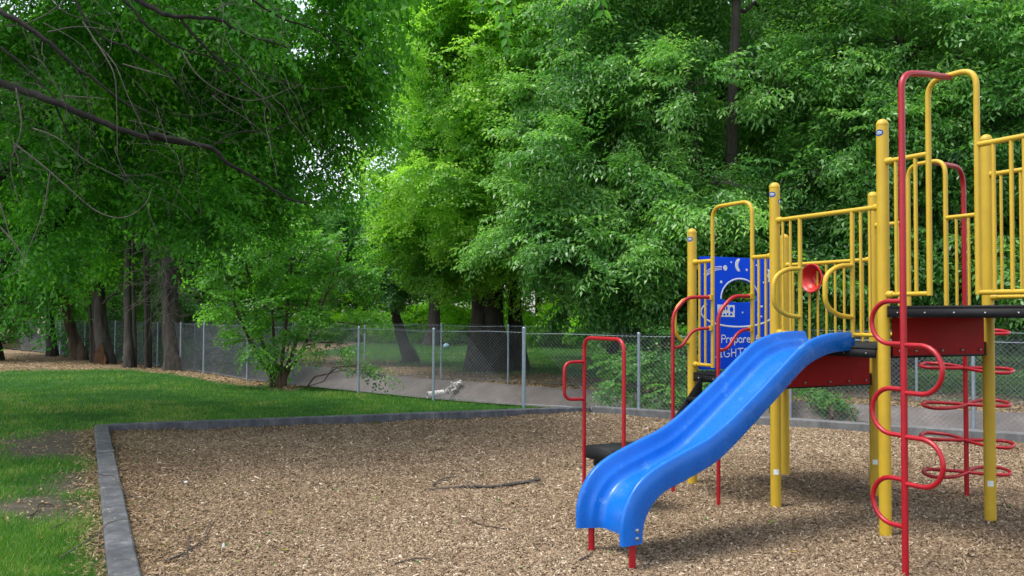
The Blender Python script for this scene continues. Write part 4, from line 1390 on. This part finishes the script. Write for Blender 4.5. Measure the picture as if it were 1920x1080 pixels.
# --- sunny bushes far behind
bush = [(715, 585, 50, 1.8), (790, 590, 52, 1.9), (862, 580, 50, 2.0), (1015, 580, 47, 1.9), (1075, 592, 44, 1.5), (1130, 580, 42, 1.5), (1190, 590, 40, 1.2), (600, 610, 52, 1.3), (675, 612, 50, 1.1), (1330, 600, 36, 1.2), (1240, 612, 37, .8), (1420, 600, 36, 1.3)]
blab = ['leftmost yellow-green bush left of the leaning trunk', 'yellow-green bush behind the straight grey trunk', 'sunlit yellow-green bush between the grey trunk and the big dark trunk', 'sunlit bush just right of the big dark trunk', 'rounded bush second to the right of the big dark trunk',
        'tall bush behind the top of the red arch', 'bush before the brown shed', 'small bush behind the bushy shrub', 'low bush left of the pale leaning tree', 'bush behind the red stair rails', 'low bush at the foot of the brown shed', 'bush behind the blue game panel']
for i, (px, py, Y, r) in enumerate(bush):
    cc = np.array([(px - 960) / FPX * Y, Y])
    z = at(px, py, Y)[2]
    tree('sunny_bush', blab[i], cc, [([np.array([*cc, -.1]), np.array([*cc, max(.5, z * .6)]), np.array([cc[0] + .1, cc[1], max(.8, z)])], .05, .02)],
         [(np.array([cc[0], cc[1], max(z, r * .6)]), r, .1), (np.array([cc[0] - r * .9, cc[1] + .3, r * .55]), r * .7, 0), (np.array([cc[0] + r * .9, cc[1] + .2, r * .6]), r * .7, 0.05)],
         'broad', M['leaf_hedge'] if i < 9 and i not in (6,) else M['leaf_mid'], M['bark_brown'], 80, 170 + i, scale=1.7, cat='bush', group='bushes far behind the channel', flare=1, sub=2)

# --- belt of trees far behind
belt = [(-120, 48, ((-120, 300, 48, 7), (-60, 480, 48, 4))), (60, 58, ((60, 250, 58, 8), (20, 470, 58, 5), (120, 480, 58, 4))), (200, 50, ((200, 250, 50, 7), (210, 450, 50, 4.5))), (330, 48, ((330, 230, 48, 6), (340, 450, 48, 4.5), (300, 540, 48, 2.6))),
        (450, 55, ((420, 200, 55, 5), (440, 450, 55, 5), (400, 550, 50, 2.2))), (540, 60, ((480, 180, 60, 5), (540, 480, 60, 3.6), (520, 560, 55, 2.2))), (680, 62, ((690, 470, 62, 3.6), (640, 500, 62, 2.6))),
        (1010, 60, ((1000, 380, 60, 5), (960, 250, 60, 7))), (1160, 56, ((1150, 350, 56, 5), (1150, 150, 56, 8))), (1400, 48, ((1380, 300, 48, 7), (1400, 520, 46, 3.4), (1320, 540, 44, 2.6))), (1650, 44, ((1640, 250, 44, 7), (1660, 510, 44, 3.6), (1540, 520, 44, 3))), (1900, 40, ((1900, 250, 40, 7), (1860, 520, 40, 3), (1960, 540, 40, 3)))]
wl = ['beyond the left edge', 'behind the black trunk', 'behind the hollow trunk', 'behind the shaggy trunk', 'above the left part of the shrub', 'above the right part of the shrub', 'behind the pale leaning tree', 'behind the big dark trunk', 'behind the red arch', 'behind the blue game panel', 'behind the middle deck', 'behind the upper deck']
for i, (px, Y, lob) in enumerate(belt):
    cc = np.array([(px - 960) / FPX * Y, Y])
    tree('distant_tree', 'tall tree in the far belt, ' + wl[i], cc, [(S(cc, (px, 500, Y), (px, 350, Y), (px, 200, Y)), .35, .15)], A(*lob), 'coarse', M['leaf_mid'] if i < 8 else M['leaf_dark'], M['bark_dark'], 17, 190 + i, scale=1.5, group='trees in the far belt', sub=3)

# --- the great tree overhead on the left
c9 = np.array([-10.2, 12.3])
near_lobes = A((60, 40, 12, 1.5), (200, 30, 11.5, 1.5), (340, 30, 11.5, 1.4), (480, 40, 11.5, 1.3, .1), (600, 40, 12, 1.3, .05), (680, 10, 12.5, .65, .05), (640, 110, 12.8, .5, .05), (650, 230, 13, .4), (560, 150, 12, 1.2, .05), (600, 190, 12.5, .8), (440, 170, 12.5, 1.3), (300, 160, 13, 1.4), (150, 150, 13.5, 1.5), (30, 180, 13, 1.5),
               (520, 270, 12.5, 1.0), (420, 300, 12.6, 1.1), (300, 300, 13.5, 1.2), (180, 290, 14, 1.3), (60, 320, 14, 1.4), (390, 390, 11.5, .62, .05), (440, 430, 11.8, .5), (350, 400, 12, .55), (480, 380, 12.2, .6), (100, 420, 14.5, 1.0), (220, 390, 14.5, 1.0), (0, 450, 14, .9), (560, 330, 13, .7), (600, 350, 13.4, .5), (50, 440, 11.6, .5), (130, 375, 11.8, .5), (20, 300, 11, .5), (230, 330, 12, .6), (100, 270, 11.4, .5), (60, 520, 12.4, .5), (160, 470, 12.6, .5), 
               (20, -120, 10, 2.0), (250, -130, 10, 2.0), (480, -120, 10.5, 1.9), (690, -130, 12, 1.0))
over = [((-9, 9, 7.8), 2.2), ((-12, 6, 7), 2.2), ((-5.5, 9, 8.8), 1.6), ((-12.5, 10, 8), 2.6), ((-9, 12.5, 10), 2.6), ((-12, 15, 9), 2.6)]
gt = tree('overhanging_tree', 'great dark-leaved tree with a long black branch, reaching over the lawn from the left edge', c9,
          [([np.array([*c9, -.2]), np.array([*c9, .3]), np.array([-9.9, 12.3, 1.6]), np.array([-9.3, 12.2, 4.4]), np.array([-9.0, 12, 7.5]), np.array([-8.8, 11.8, 10])], .42, .15)],
          near_lobes + over, 'hang', M['leaf_deep'], M['bark_black'], 74, 210, droop=.25, inner=.35, sub=3, limbs=False, tint=-.02)
rg = np.random.default_rng(9)


def bough(pix, ra, rb, k=6, n=9, wob=.005):
    P = smooth_path([at(*p) for p in pix], k)
    P[1:-1] += rg.normal(0, wob, (len(P) - 2, 3))
    b = MB(); b.tube(P, np.linspace(ra, rb, len(P)), n)
    b.build('bough', M['bark_black'], gt)
    return P


main = bough([(-260, 60, 9.6), (-120, 110, 9.0), (0, 155, 8.6), (100, 190, 8.4), (200, 232, 8.5), (280, 258, 8.6), (390, 275, 8.9), (425, 305, 9.0), (480, 335, 9.2), (540, 372, 9.4), (580, 380, 9.6)], .047, .008)
bough([(280, 250, 8.6), (330, 262, 8.6), (400, 278, 8.7)], .03, .02)
bough([(-220, 620, 12.2), (-60, 530, 12.9), (0, 498, 13.2), (90, 428, 13.6), (173, 357, 13.8), (240, 300, 14), (330, 235, 14), (420, 120, 14)], .14, .04)
bough([(-160, 480, 11.4), (0, 335, 12.4), (87, 213, 12.6), (150, 110, 12.6), (220, -20, 12.6)], .08, .04)
bough([(-100, -20, 8.4), (0, 22, 8.2), (70, 62, 8.2), (150, 130, 8.3), (260, 210, 8.5)], .035, .008)
bough([(200, -40, 8.6), (290, 18, 8.6), (340, 32, 8.6), (410, 36, 8.8), (450, 60, 8.9), (540, 90, 9.2)], .03, .008)
bough([(335, 30, 8.6), (370, 75, 8.7), (430, 130, 8.9), (500, 190, 9.1)], .018, .006)
bough([(230, 0, 8.5), (290, 60, 8.6), (340, 90, 8.7), (420, 115, 8.9), (560, 160, 9.3)], .016, .005)
bough([(130, -20, 8.6), (180, 60, 8.6), (260, 100, 8.7), (330, 150, 8.8), (380, 230, 9)], .014, .004)
bough([(-20, 70, 8.4), (50, 130, 8.4), (110, 190, 8.5), (170, 260, 8.6)], .014, .004)
bough([(450, -20, 9), (520, 30, 9.2), (600, 60, 9.6), (660, 110, 10)], .014, .004)
bough([(400, 272, 9), (440, 250, 9.1), (520, 240, 9.4), (600, 200, 9.8)], .010, .003)
bough([(100, 190, 8.5), (150, 290, 8.8), (190, 340, 9)], .010, .003)
tw = MB()
for pts in ([(155, 40, 8.3), (200, 110, 8.2), (216, 150, 8.2), (219, 220, 8.2), (220, 290, 8.2)], [(175, 75, 8.3), (215, 120, 8.3), (240, 180, 8.3), (285, 275, 8.4)], [(230, 120, 8.4), (300, 140, 8.4), (330, 148, 8.5)], [(340, 95, 8.6), (370, 140, 8.6), (420, 175, 8.7), (480, 188, 8.8), (560, 160, 9)],
            [(30, 165, 8.4), (40, 240, 8.3), (20, 310, 8.3), (35, 380, 8.3)], [(28, 270, 8.2), (80, 310, 8.2), (120, 345, 8.2), (180, 395, 8.3), (230, 408, 8.3), (270, 385, 8.3), (286, 350, 8.4)], [(95, 320, 8.2), (80, 400, 8.2), (48, 480, 8.2)], [(0, 380, 8.1), (15, 430, 8.1), (20, 450, 8.1)], [(0, 425, 8), (30, 460, 8), (45, 490, 8), (30, 510, 8), (0, 525, 8)],
            [(60, 240, 8.3), (110, 260, 8.3), (160, 300, 8.4), (240, 340, 8.5)], [(120, 180, 8.4), (170, 183, 8.4), (200, 185, 8.4)], [(10, 50, 8.2), (60, 40, 8.2), (110, 10, 8.2), (140, -30, 8.2)], [(90, 60, 8.2), (150, 50, 8.2), (230, 60, 8.3)], [(400, 20, 8.8), (480, -20, 8.8)]):
    P = smooth_path([at(*p) for p in pts], 6); tw.tube(P, np.linspace(.008, .003, len(P)), 5)
for _ in range(170):
    x, y, Y = rg.uniform(-40, 560), rg.uniform(-20, 330), rg.uniform(8.1, 10.5)
    if y > 420 - .55 * x + 60: continue
    q = [at(x, y, Y)]
    dd = np.array([rg.normal(.5, .5), rg.normal(0, .3), rg.normal(-.35, .4)])
    for k in range(6):
        dd = dd + np.array([rg.normal(0, .22), rg.normal(0, .15), rg.normal(-.08, .22)]); dd /= np.linalg.norm(dd)
        q.append(q[-1] + dd * rg.uniform(.08, .22))
    P = smooth_path(q, 3); tw.tube(P, np.linspace(rg.uniform(.0022, .0045), .0014, len(P)), 4)
tw.build('bare_twigs', M['twig'], gt)

# --- shoot hanging into the top of the view
def hanging(px, py, Y, n, seed, dx=0):
    g = np.random.default_rng(seed)
    lv, tn = [], []
    p = at(px, -30, Y); e = at(px + dx, py, Y)
    for i in range(n):
        t = (i + .5) / n
        o = p + (e - p) * t
        for s in (-1, 1):
            ld = np.array([s * g.uniform(.35, .9), g.normal(0, .3), -g.uniform(.6, 1.1)]); ld /= np.linalg.norm(ld)
            wv = np.cross(ld, [g.normal(0, .3), -1, g.normal(0, .3)]); wv /= np.linalg.norm(wv)
            nn_ = np.cross(wv, ld)
            a, b = g.uniform(.07, .105), g.uniform(.019, .027)
            q = lambda u_, v_, w_=0: o + ld * a * u_ + wv * b * v_ + nn_ * a * w_
            lv += [[q(0, 0), q(.3, .85, .03), q(.6, .7, .02), q(1, 0, -.12)], [q(0, 0), q(1, 0, -.12), q(.6, -.7, .02), q(.3, -.85, .03)]]
            c = .5 + g.normal(0, .15); tn += [c, c]
    V = np.array(lv).reshape(-1, 3)
    o = link('leaf_shoot', np_mesh('leaf_shoot', V, quads=np.arange(len(V)).reshape(-1, 4), attr=np.clip(tn, 0, 1)), M['leaf_deep'], gt)
    b = MB(); b.tube([at(px - 6, -160, Y), p, e], .0035, 5); b.build('shoot_stem', M['twig'], o)


hanging(925, 95, 6.6, 8, 1, 30); hanging(960, 22, 6.9, 3, 2); hanging(1115, 28, 6.8, 3, 3, 20); hanging(1085, 5, 6.8, 2, 4); hanging(905, 20, 7.2, 3, 5)

# ------------------------------------------------------------------ grass, chips and litter
def blades(name, px, n, hmin, hmax, wfac, seed, region):
    g = np.random.default_rng(seed)
    r = 1 / g.uniform(1 / px[1], 1 / px[0], n)
    a = g.uniform(px[2], px[3], n)
    X, Y = r * np.sin(a), r * np.cos(a)
    d = to_line(X, Y)
    lit, dirt = zones(X, Y)
    ok = region(X, Y, d) & (g.random(n) > np.clip(lit * 1.05, 0, .97)) & (g.random(n) > np.clip(dirt * 1.1, 0, .985))
    X, Y, r = X[ok], Y[ok], r[ok]; n = len(X)
    Z = lawn_z(X, Y) - .004
    pat = vnoise(X, Y, 1.0, 31); pat2 = vnoise(X, Y, .25, 32)
    h = g.uniform(hmin, hmax, n) * (.7 + .6 * pat)
    w = wfac * (.6 + r / 9) * g.uniform(.6, 1.2, n)
    az = g.uniform(0, 2 * np.pi, n)
    wx, wy = np.cos(az) * w, np.sin(az) * w
    lx, ly = g.normal(0, .45, n) * h, g.normal(0, .45, n) * h
    V = np.stack([np.stack([X - wx, Y - wy, Z], -1), np.stack([X + wx, Y + wy, Z], -1), np.stack([X + lx, Y + ly, Z + h], -1)], 1).reshape(-1, 3)
    t = np.clip(.50 + .62 * (pat - .5) + .45 * (pat2 - .5) + g.normal(0, .15, n) + (g.random(n) < .035) * .5, 0, 1)
    o = link(name, np_mesh(name, V, tris=np.arange(len(V)).reshape(-1, 3), attr=t), M['blade'])
    tag(o, kind='stuff')


blades('grass', (5.0, 27, R(-42), R(6)), 460000, .028, .058, .0026, 1, lambda X, Y, d: (d < .25) & ~in_poly(X, Y, [p + (p - np.array([3.0, 5.0])) * 0.028 for p in POLY]))
blades('bank_grass', (20, 55, R(-35), R(36)), 90000, .05, .11, .0032, 2, lambda X, Y, d: d > 4.4)


def scatter_chips():
    g = np.random.default_rng(3)
    n = 820000
    r = (g.uniform(5.0 ** .75, 16.0 ** .75, n)) ** (1 / .75)
    a = g.uniform(R(-34), R(36), n)
    X, Y = r * np.sin(a), r * np.cos(a)
    ok = in_poly(X, Y)
    X, Y, r = X[ok], Y[ok], r[ok]; n = len(X)
    k = .75 + r / 22
    L = g.lognormal(math.log(.0102), .5, n) * k; w = g.lognormal(math.log(.0036), .38, n) * k; h = w * g.uniform(.3, .8, n)
    az = g.uniform(0, 2 * np.pi, n); el = g.normal(0, .32, n)
    ex = np.stack([np.cos(az) * np.cos(el), np.sin(az) * np.cos(el), np.sin(el)], -1)
    ey0 = np.stack([-np.sin(az), np.cos(az), 0 * az], -1)
    ez0 = np.cross(ex, ey0); ro = g.normal(0, .5, n)
    ey = ey0 * np.cos(ro)[:, None] + ez0 * np.sin(ro)[:, None]; ez = np.cross(ex, ey)
    C = np.stack([X, Y, bed_z(X, Y) + g.uniform(-.002, .012, n)], -1)
    tp = g.uniform(.5, 1, n)
    loc = lambda x, y, z: C + ex * (x * L)[:, None] + ey * (y * w)[:, None] + ez * (z * h)[:, None]
    V = np.stack([loc(-1, -1, -1), loc(-1, 1, -1), loc(-.9, .0, 1), loc(1, -tp, -1), loc(1, tp, -1), loc(.85, .1, 1)], 1).reshape(-1, 3)
    base = (np.arange(n) * 6)[:, None]
    q = np.concatenate([base + np.array([[0, 3, 5, 2]]), base + np.array([[1, 2, 5, 4]])])
    t = np.concatenate([base + np.array([[0, 2, 1]]), base + np.array([[3, 4, 5]])])
    # broad drifts of paler and darker chips, darker round a spot by the left edging
    dr = vnoise(X, Y, 1.7, 41)
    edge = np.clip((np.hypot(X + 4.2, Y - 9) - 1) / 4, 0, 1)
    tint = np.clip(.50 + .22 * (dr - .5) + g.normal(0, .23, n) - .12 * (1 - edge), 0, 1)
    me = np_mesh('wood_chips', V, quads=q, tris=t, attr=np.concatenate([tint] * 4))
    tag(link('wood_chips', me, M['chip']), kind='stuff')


scatter_chips()


def flat_leaves(name, X, Y, Zf, size, mat, seed, t0=.5):
    g = np.random.default_rng(seed); n = len(X)
    az = g.uniform(0, 2 * np.pi, n); s = size * g.uniform(.6, 1.3, n)
    ex = np.stack([np.cos(az), np.sin(az), g.normal(0, .35, n)], -1) * s[:, None]
    ey = np.stack([-np.sin(az), np.cos(az), g.normal(0, .35, n)], -1) * (s * g.uniform(.3, .5, n))[:, None]
    C = np.stack([X, Y, Zf + g.uniform(.006, .022, n)], -1)
    V = np.stack([C - ex, C + ey * .9, C + ex, C - ey * .9], 1).reshape(-1, 3)
    o = link(name, np_mesh(name, V, quads=np.arange(len(V)).reshape(-1, 4), attr=np.clip(t0 + g.normal(0, .25, n), 0, 1)), mat)
    tag(o, kind='stuff')


g = np.random.default_rng(8)
r = 1 / g.uniform(1 / 38, 1 / 12, 160000); a = g.uniform(R(-38), R(36), 160000)
X, Y = r * np.sin(a), r * np.cos(a)
lit, _ = zones(X, Y)
ok = (g.random(len(X)) < lit) & ((to_line(X, Y) < .2) | (to_line(X, Y) > 3.8))
flat_leaves('dry_leaves', X[ok], Y[ok], lawn_z(X[ok], Y[ok]), .045, M['litter'], 9)
# green and yellow scraps on the chips, thicker along the left edging; dry bits on the bare earth
X, Y = g.uniform(-5, 7, 2600), g.uniform(5, 14, 2600)
off = (X - cL[0]) * -dL[1] + (Y - cL[1]) * dL[0]
ok = in_poly(X, Y) & (g.random(len(X)) < (.14 + 1.2 * np.exp(-np.abs(off) * 1.3) + .5 * np.exp(-np.abs(Y - 14 + .0 * X) * .9)))
flat_leaves('fallen_green_leaves', X[ok], Y[ok], bed_z(X[ok], Y[ok]) + .006, .022, M['fresh'], 10, .35)
X, Y = g.uniform(-7.5, -2, 9000), g.uniform(4.8, 12.2, 9000)
_, dirt = zones(X, Y)
ok = ~in_poly(X, Y, [p + (p - np.array([3.0, 5.0])) * 0.03 for p in POLY]) & (g.random(len(X)) < dirt * .8 + .05)
flat_leaves('dry_scraps', X[ok], Y[ok], lawn_z(X[ok], Y[ok]), .02, M['litter'], 12)

# leaf debris gathered along both sides of the left edging, and a little on top of it
t_ = g.uniform(-.2, 8.5, 7000); o_ = np.where(g.random(7000) < .55, -.17 - np.abs(g.normal(0, .12, 7000)), np.abs(g.normal(0, .28, 7000)))
X, Y = cL[0] + dL[0] * t_ - dL[1] * o_, cL[1] + dL[1] * t_ + dL[0] * o_
zz = np.where(o_ < 0, lawn_z(X, Y) + .004, bed_z(X, Y) + .008)
flat_leaves('edging_leaves', X, Y, zz, .017, M['litter'], 14, .5)
t_ = g.uniform(0, 8, 130); o_ = g.uniform(-.16, -.01, 130)
flat_leaves('scattered_leaves', cL[0] + dL[0] * t_ - dL[1] * o_, cL[1] + dL[1] * t_ + dL[0] * o_, np.full(130, .104), .011, M['litter'], 15, .7)
t_ = g.uniform(0, 7, 2600); o_ = np.abs(g.normal(0, .22, 2600))
flat_leaves('leaf_debris', cL[0] + tb[0] * t_ + tb[1] * o_, cL[1] + tb[1] * t_ - tb[0] * o_, bed_z(cL[0] + tb[0] * t_ + tb[1] * o_, cL[1] + tb[1] * t_ - tb[0] * o_) + .008, .018, M['litter'], 16, .45)

# ------------------------------------------------------------------ fallen sticks
def stick(label, pts, r, mat='twig', side=(), z=.012, name='fallen_stick'):
    def W_(p): q = gnd(*p[:2]); return np.array([q[0], q[1], (p[2] if len(p) > 2 else z) + (float(bed_z(q[0:1], q[1:2])[0]) if in_poly(q[0:1], q[1:2])[0] else float(lawn_z(q[0:1], q[1:2])[0]))])
    P = smooth_path([W_(p) for p in pts], 5)
    P[1:-1] += rg.normal(0, r * .25, (len(P) - 2, 3))
    b = MB(); b.tube(P, np.linspace(r, r * .45, len(P)) * (1 + .12 * rg.normal(size=len(P))), 8)
    for s in side:
        Q = smooth_path([W_(p) for p in s], 4); b.tube(Q, np.linspace(r * .55, r * .25, len(Q)), 6)
    o = b.build(name, M[mat])
    tag(o, label, 'stick', 'fallen sticks')


stick('stout knobbly grey branch lying on the chips between the lawn and the slide', [(1013, 904), (960, 911), (905, 916), (878, 918), (850, 921), (805, 920)], .017, 'twig', [[(880, 918), (872, 910, .05)], [(968, 910), (995, 909, .03), (1020, 917)], [(812, 913), (830, 903, .03), (860, 896)]], z=.028)
stick('thin curved dark stick on the chips in front of the stout branch', [(880, 978), (895, 986), (925, 994), (960, 998)], .008, 'bark_brown', z=.018)
stick('long crooked grey twig lying across the left concrete edging', [(175, 926, .13), (195, 926, .13), (215, 930, .125), (238, 936, .04), (253, 937, .02), (270, 955, .02), (292, 976, .02)], .0065, z=.02)
stick('forked grey stick on the chips near the bottom of the left edging', [(310, 1055), (345, 1040), (372, 1025), (392, 1014)], .008, 'twig', [[(350, 1038), (356, 1020, .03), (358, 1016, .04)], [(350, 1038), (352, 1060), (356, 1075)]], z=.022)
stick('thin pale twig standing off the chips beside the forked stick', [(384, 1012), (392, 995, .04), (410, 968, .05)], .005, z=.02)
stick('brown stick lying on the bare earth of the left lawn', [(70, 958), (95, 958), (112, 963), (128, 962)], .008, 'bark_brown', [[(118, 955), (150, 950, .02), (166, 944)]], z=.02)
stick('short dark twig on the bare earth of the left lawn', [(56, 981), (68, 973), (72, 965, .04)], .008, 'bark_dark', z=.02)
stick('pale twig in the grass before the bare earth', [(95, 1008), (120, 996), (135, 984, .05), (139, 981, .07)], .006, z=.03)
stick('long thin twig poking over the left edging from the grass near the bottom', [(112, 1068, .04), (140, 1052, .05), (180, 1032, .07), (205, 1024, .13), (238, 1019, .135)], .005, z=.04)
stick('thin pale twig on the chips in front of the slide', [(740, 1062), (790, 1050), (830, 1058)], .005, z=.018)
stick('pale splinter of wood on the chips right of the middle post', [(1590, 922), (1612, 918), (1630, 922)], .008, 'twig', z=.02)
stick('short twig on the chips in front of the blue slide lip', [(1085, 1062), (1105, 1050), (1112, 1040)], .006, z=.02)


def pebble(label, px, py, r, mat='stone', sq=(1, .8, .7), name='white_pebble', cat='pebble'):
    q = gnd(px, py)
    b = MB(); b.ball((q[0], q[1], float(bed_z(q[0:1], q[1:2])[0]) + r * .5), r, 10, 7, sq)
    V = b.v[-1]; V += np.random.default_rng(int(px)).normal(0, r * .05, V.shape)
    tag(b.build(name, M[mat]), label, cat)


pebble('round white pebble on the chips right of the left edging', 349, 906, .022)
pebble('small white scrap on the chips beside the crooked twig', 262, 934, .016, sq=(1.2, .8, .5), name='white_scrap', cat='scrap')
pebble('pale grey bark flake standing on the chips by the forked stick', 419, 1030, .020, sq=(.6, .5, 1.6), name='bark_flake', cat='bark flake')

# ------------------------------------------------------------------ things beyond the channel
# white pipe that empties into the channel
pc = at(801, 741, 19.8)
e1 = at(838, 735, 20.1)
ax = (e1 - pc) / np.linalg.norm(e1 - pc)
root = empty('drain_pipe', pc)
tag(root, 'white drain pipe with broken pale mortar, sticking out of the far channel wall', 'drain pipe')
b = MB()
b.lathe(pc, ax, [(.42, .068), (0, .078), (0, .062), (.40, .055), (.40, .0005)], 20)
b.build('pipe', M['pipe'], root)
gg = np.random.default_rng(4)
b = MB()
for _ in range(24):
    t = .2 + .8 * gg.random()
    p = at(832 + 34 * t + gg.normal(0, 4), 740 - 26 * t + gg.normal(0, 4), 20.2 + .55 * t)
    ex_ = gg.normal(size=3); ex_ /= np.linalg.norm(ex_); ey_ = np.cross(ex_, gg.normal(size=3)); ey_ /= np.linalg.norm(ey_)
    b.box(p, ex_, ey_, np.cross(ex_, ey_), gg.uniform(.025, .06), gg.uniform(.012, .03), gg.uniform(.006, .014))
V = np.vstack(b.v); b.v = [V + gg.normal(0, .008, V.shape)]
b.build('broken_mortar', M['stone'], root, smooth=False)
# pale blue ball on the lawn beyond
q = gnd(837, 655)
b = MB(); b.ball((q[0], q[1], .13), .15, 18, 12)
m_ball = paint('pale_blue_ball', (0.22, 0.36, 0.42), .6, .7)
tag(b.build('ball', m_ball), 'pale blue ball on the grass beside the straight grey trunk', 'ball')

# brown shed half hidden behind the bushes
sx, sy = (1262 - 960) / FPX * 44, 44.0
root = empty('shed', (sx, sy, 0))
tag(root, 'brown boarded shed half hidden in leaves behind the red stair rails', 'shed')
X3 = np.array([1.0, 0, 0]); Y3 = np.array([0, 1.0, 0])
b = MB()
b.box((sx + 1.0, sy + 1.5, 1.3), X3, Y3, Z3, 1.6, 1.4, 1.3)
wall = b.build('wall', M['shed'], root, smooth=False)
b = MB()
for i in range(13): b.box((sx - .55 + i * .26, sy + .085, 1.3), X3, Y3, Z3, .115, .012, 1.28)
b.build('board', M['shed'], wall, smooth=False)
b = MB(); b.box((sx - .62, sy + .06, 1.3), X3, Y3, Z3, .06, .05, 1.32)
b.build('corner_post', paint('orange_wood', (.42, .17, .05), .7, .7), root, smooth=False)
b = MB(); b.prism([(sx - .9, sy - .25, 2.6), (sx + 2.9, sy - .25, 2.6), (sx + 2.9, sy + 3.2, 3.0), (sx - .9, sy + 3.2, 3.0)], Z3 * .1)
b.build('roof', M['roof'], root, smooth=False)
# weathered rail fence in front of it
root = empty('rail_fence', ((1235 - 960) / FPX * 39, 39, 0))
tag(root, 'low weathered grey rail fence in front of the brown shed', 'fence')
fx0, fx1 = (1165 - 960) / FPX * 39, (1305 - 960) / FPX * 39
for i, x in enumerate(np.linspace(fx0, fx1, 4)):
    b = MB(); b.box((x, 39.0, .55), X3, Y3, Z3, .05, .05, .6, .01); b.build('post', M['rail'], root, smooth=False)
for z in (1.02, .62):
    b = MB(); b.box(((fx0 + fx1) / 2, 38.93, z), X3, Y3, Z3, (fx1 - fx0) / 2 + .1, .018, .055); b.build('rail', M['rail'], root, smooth=False)
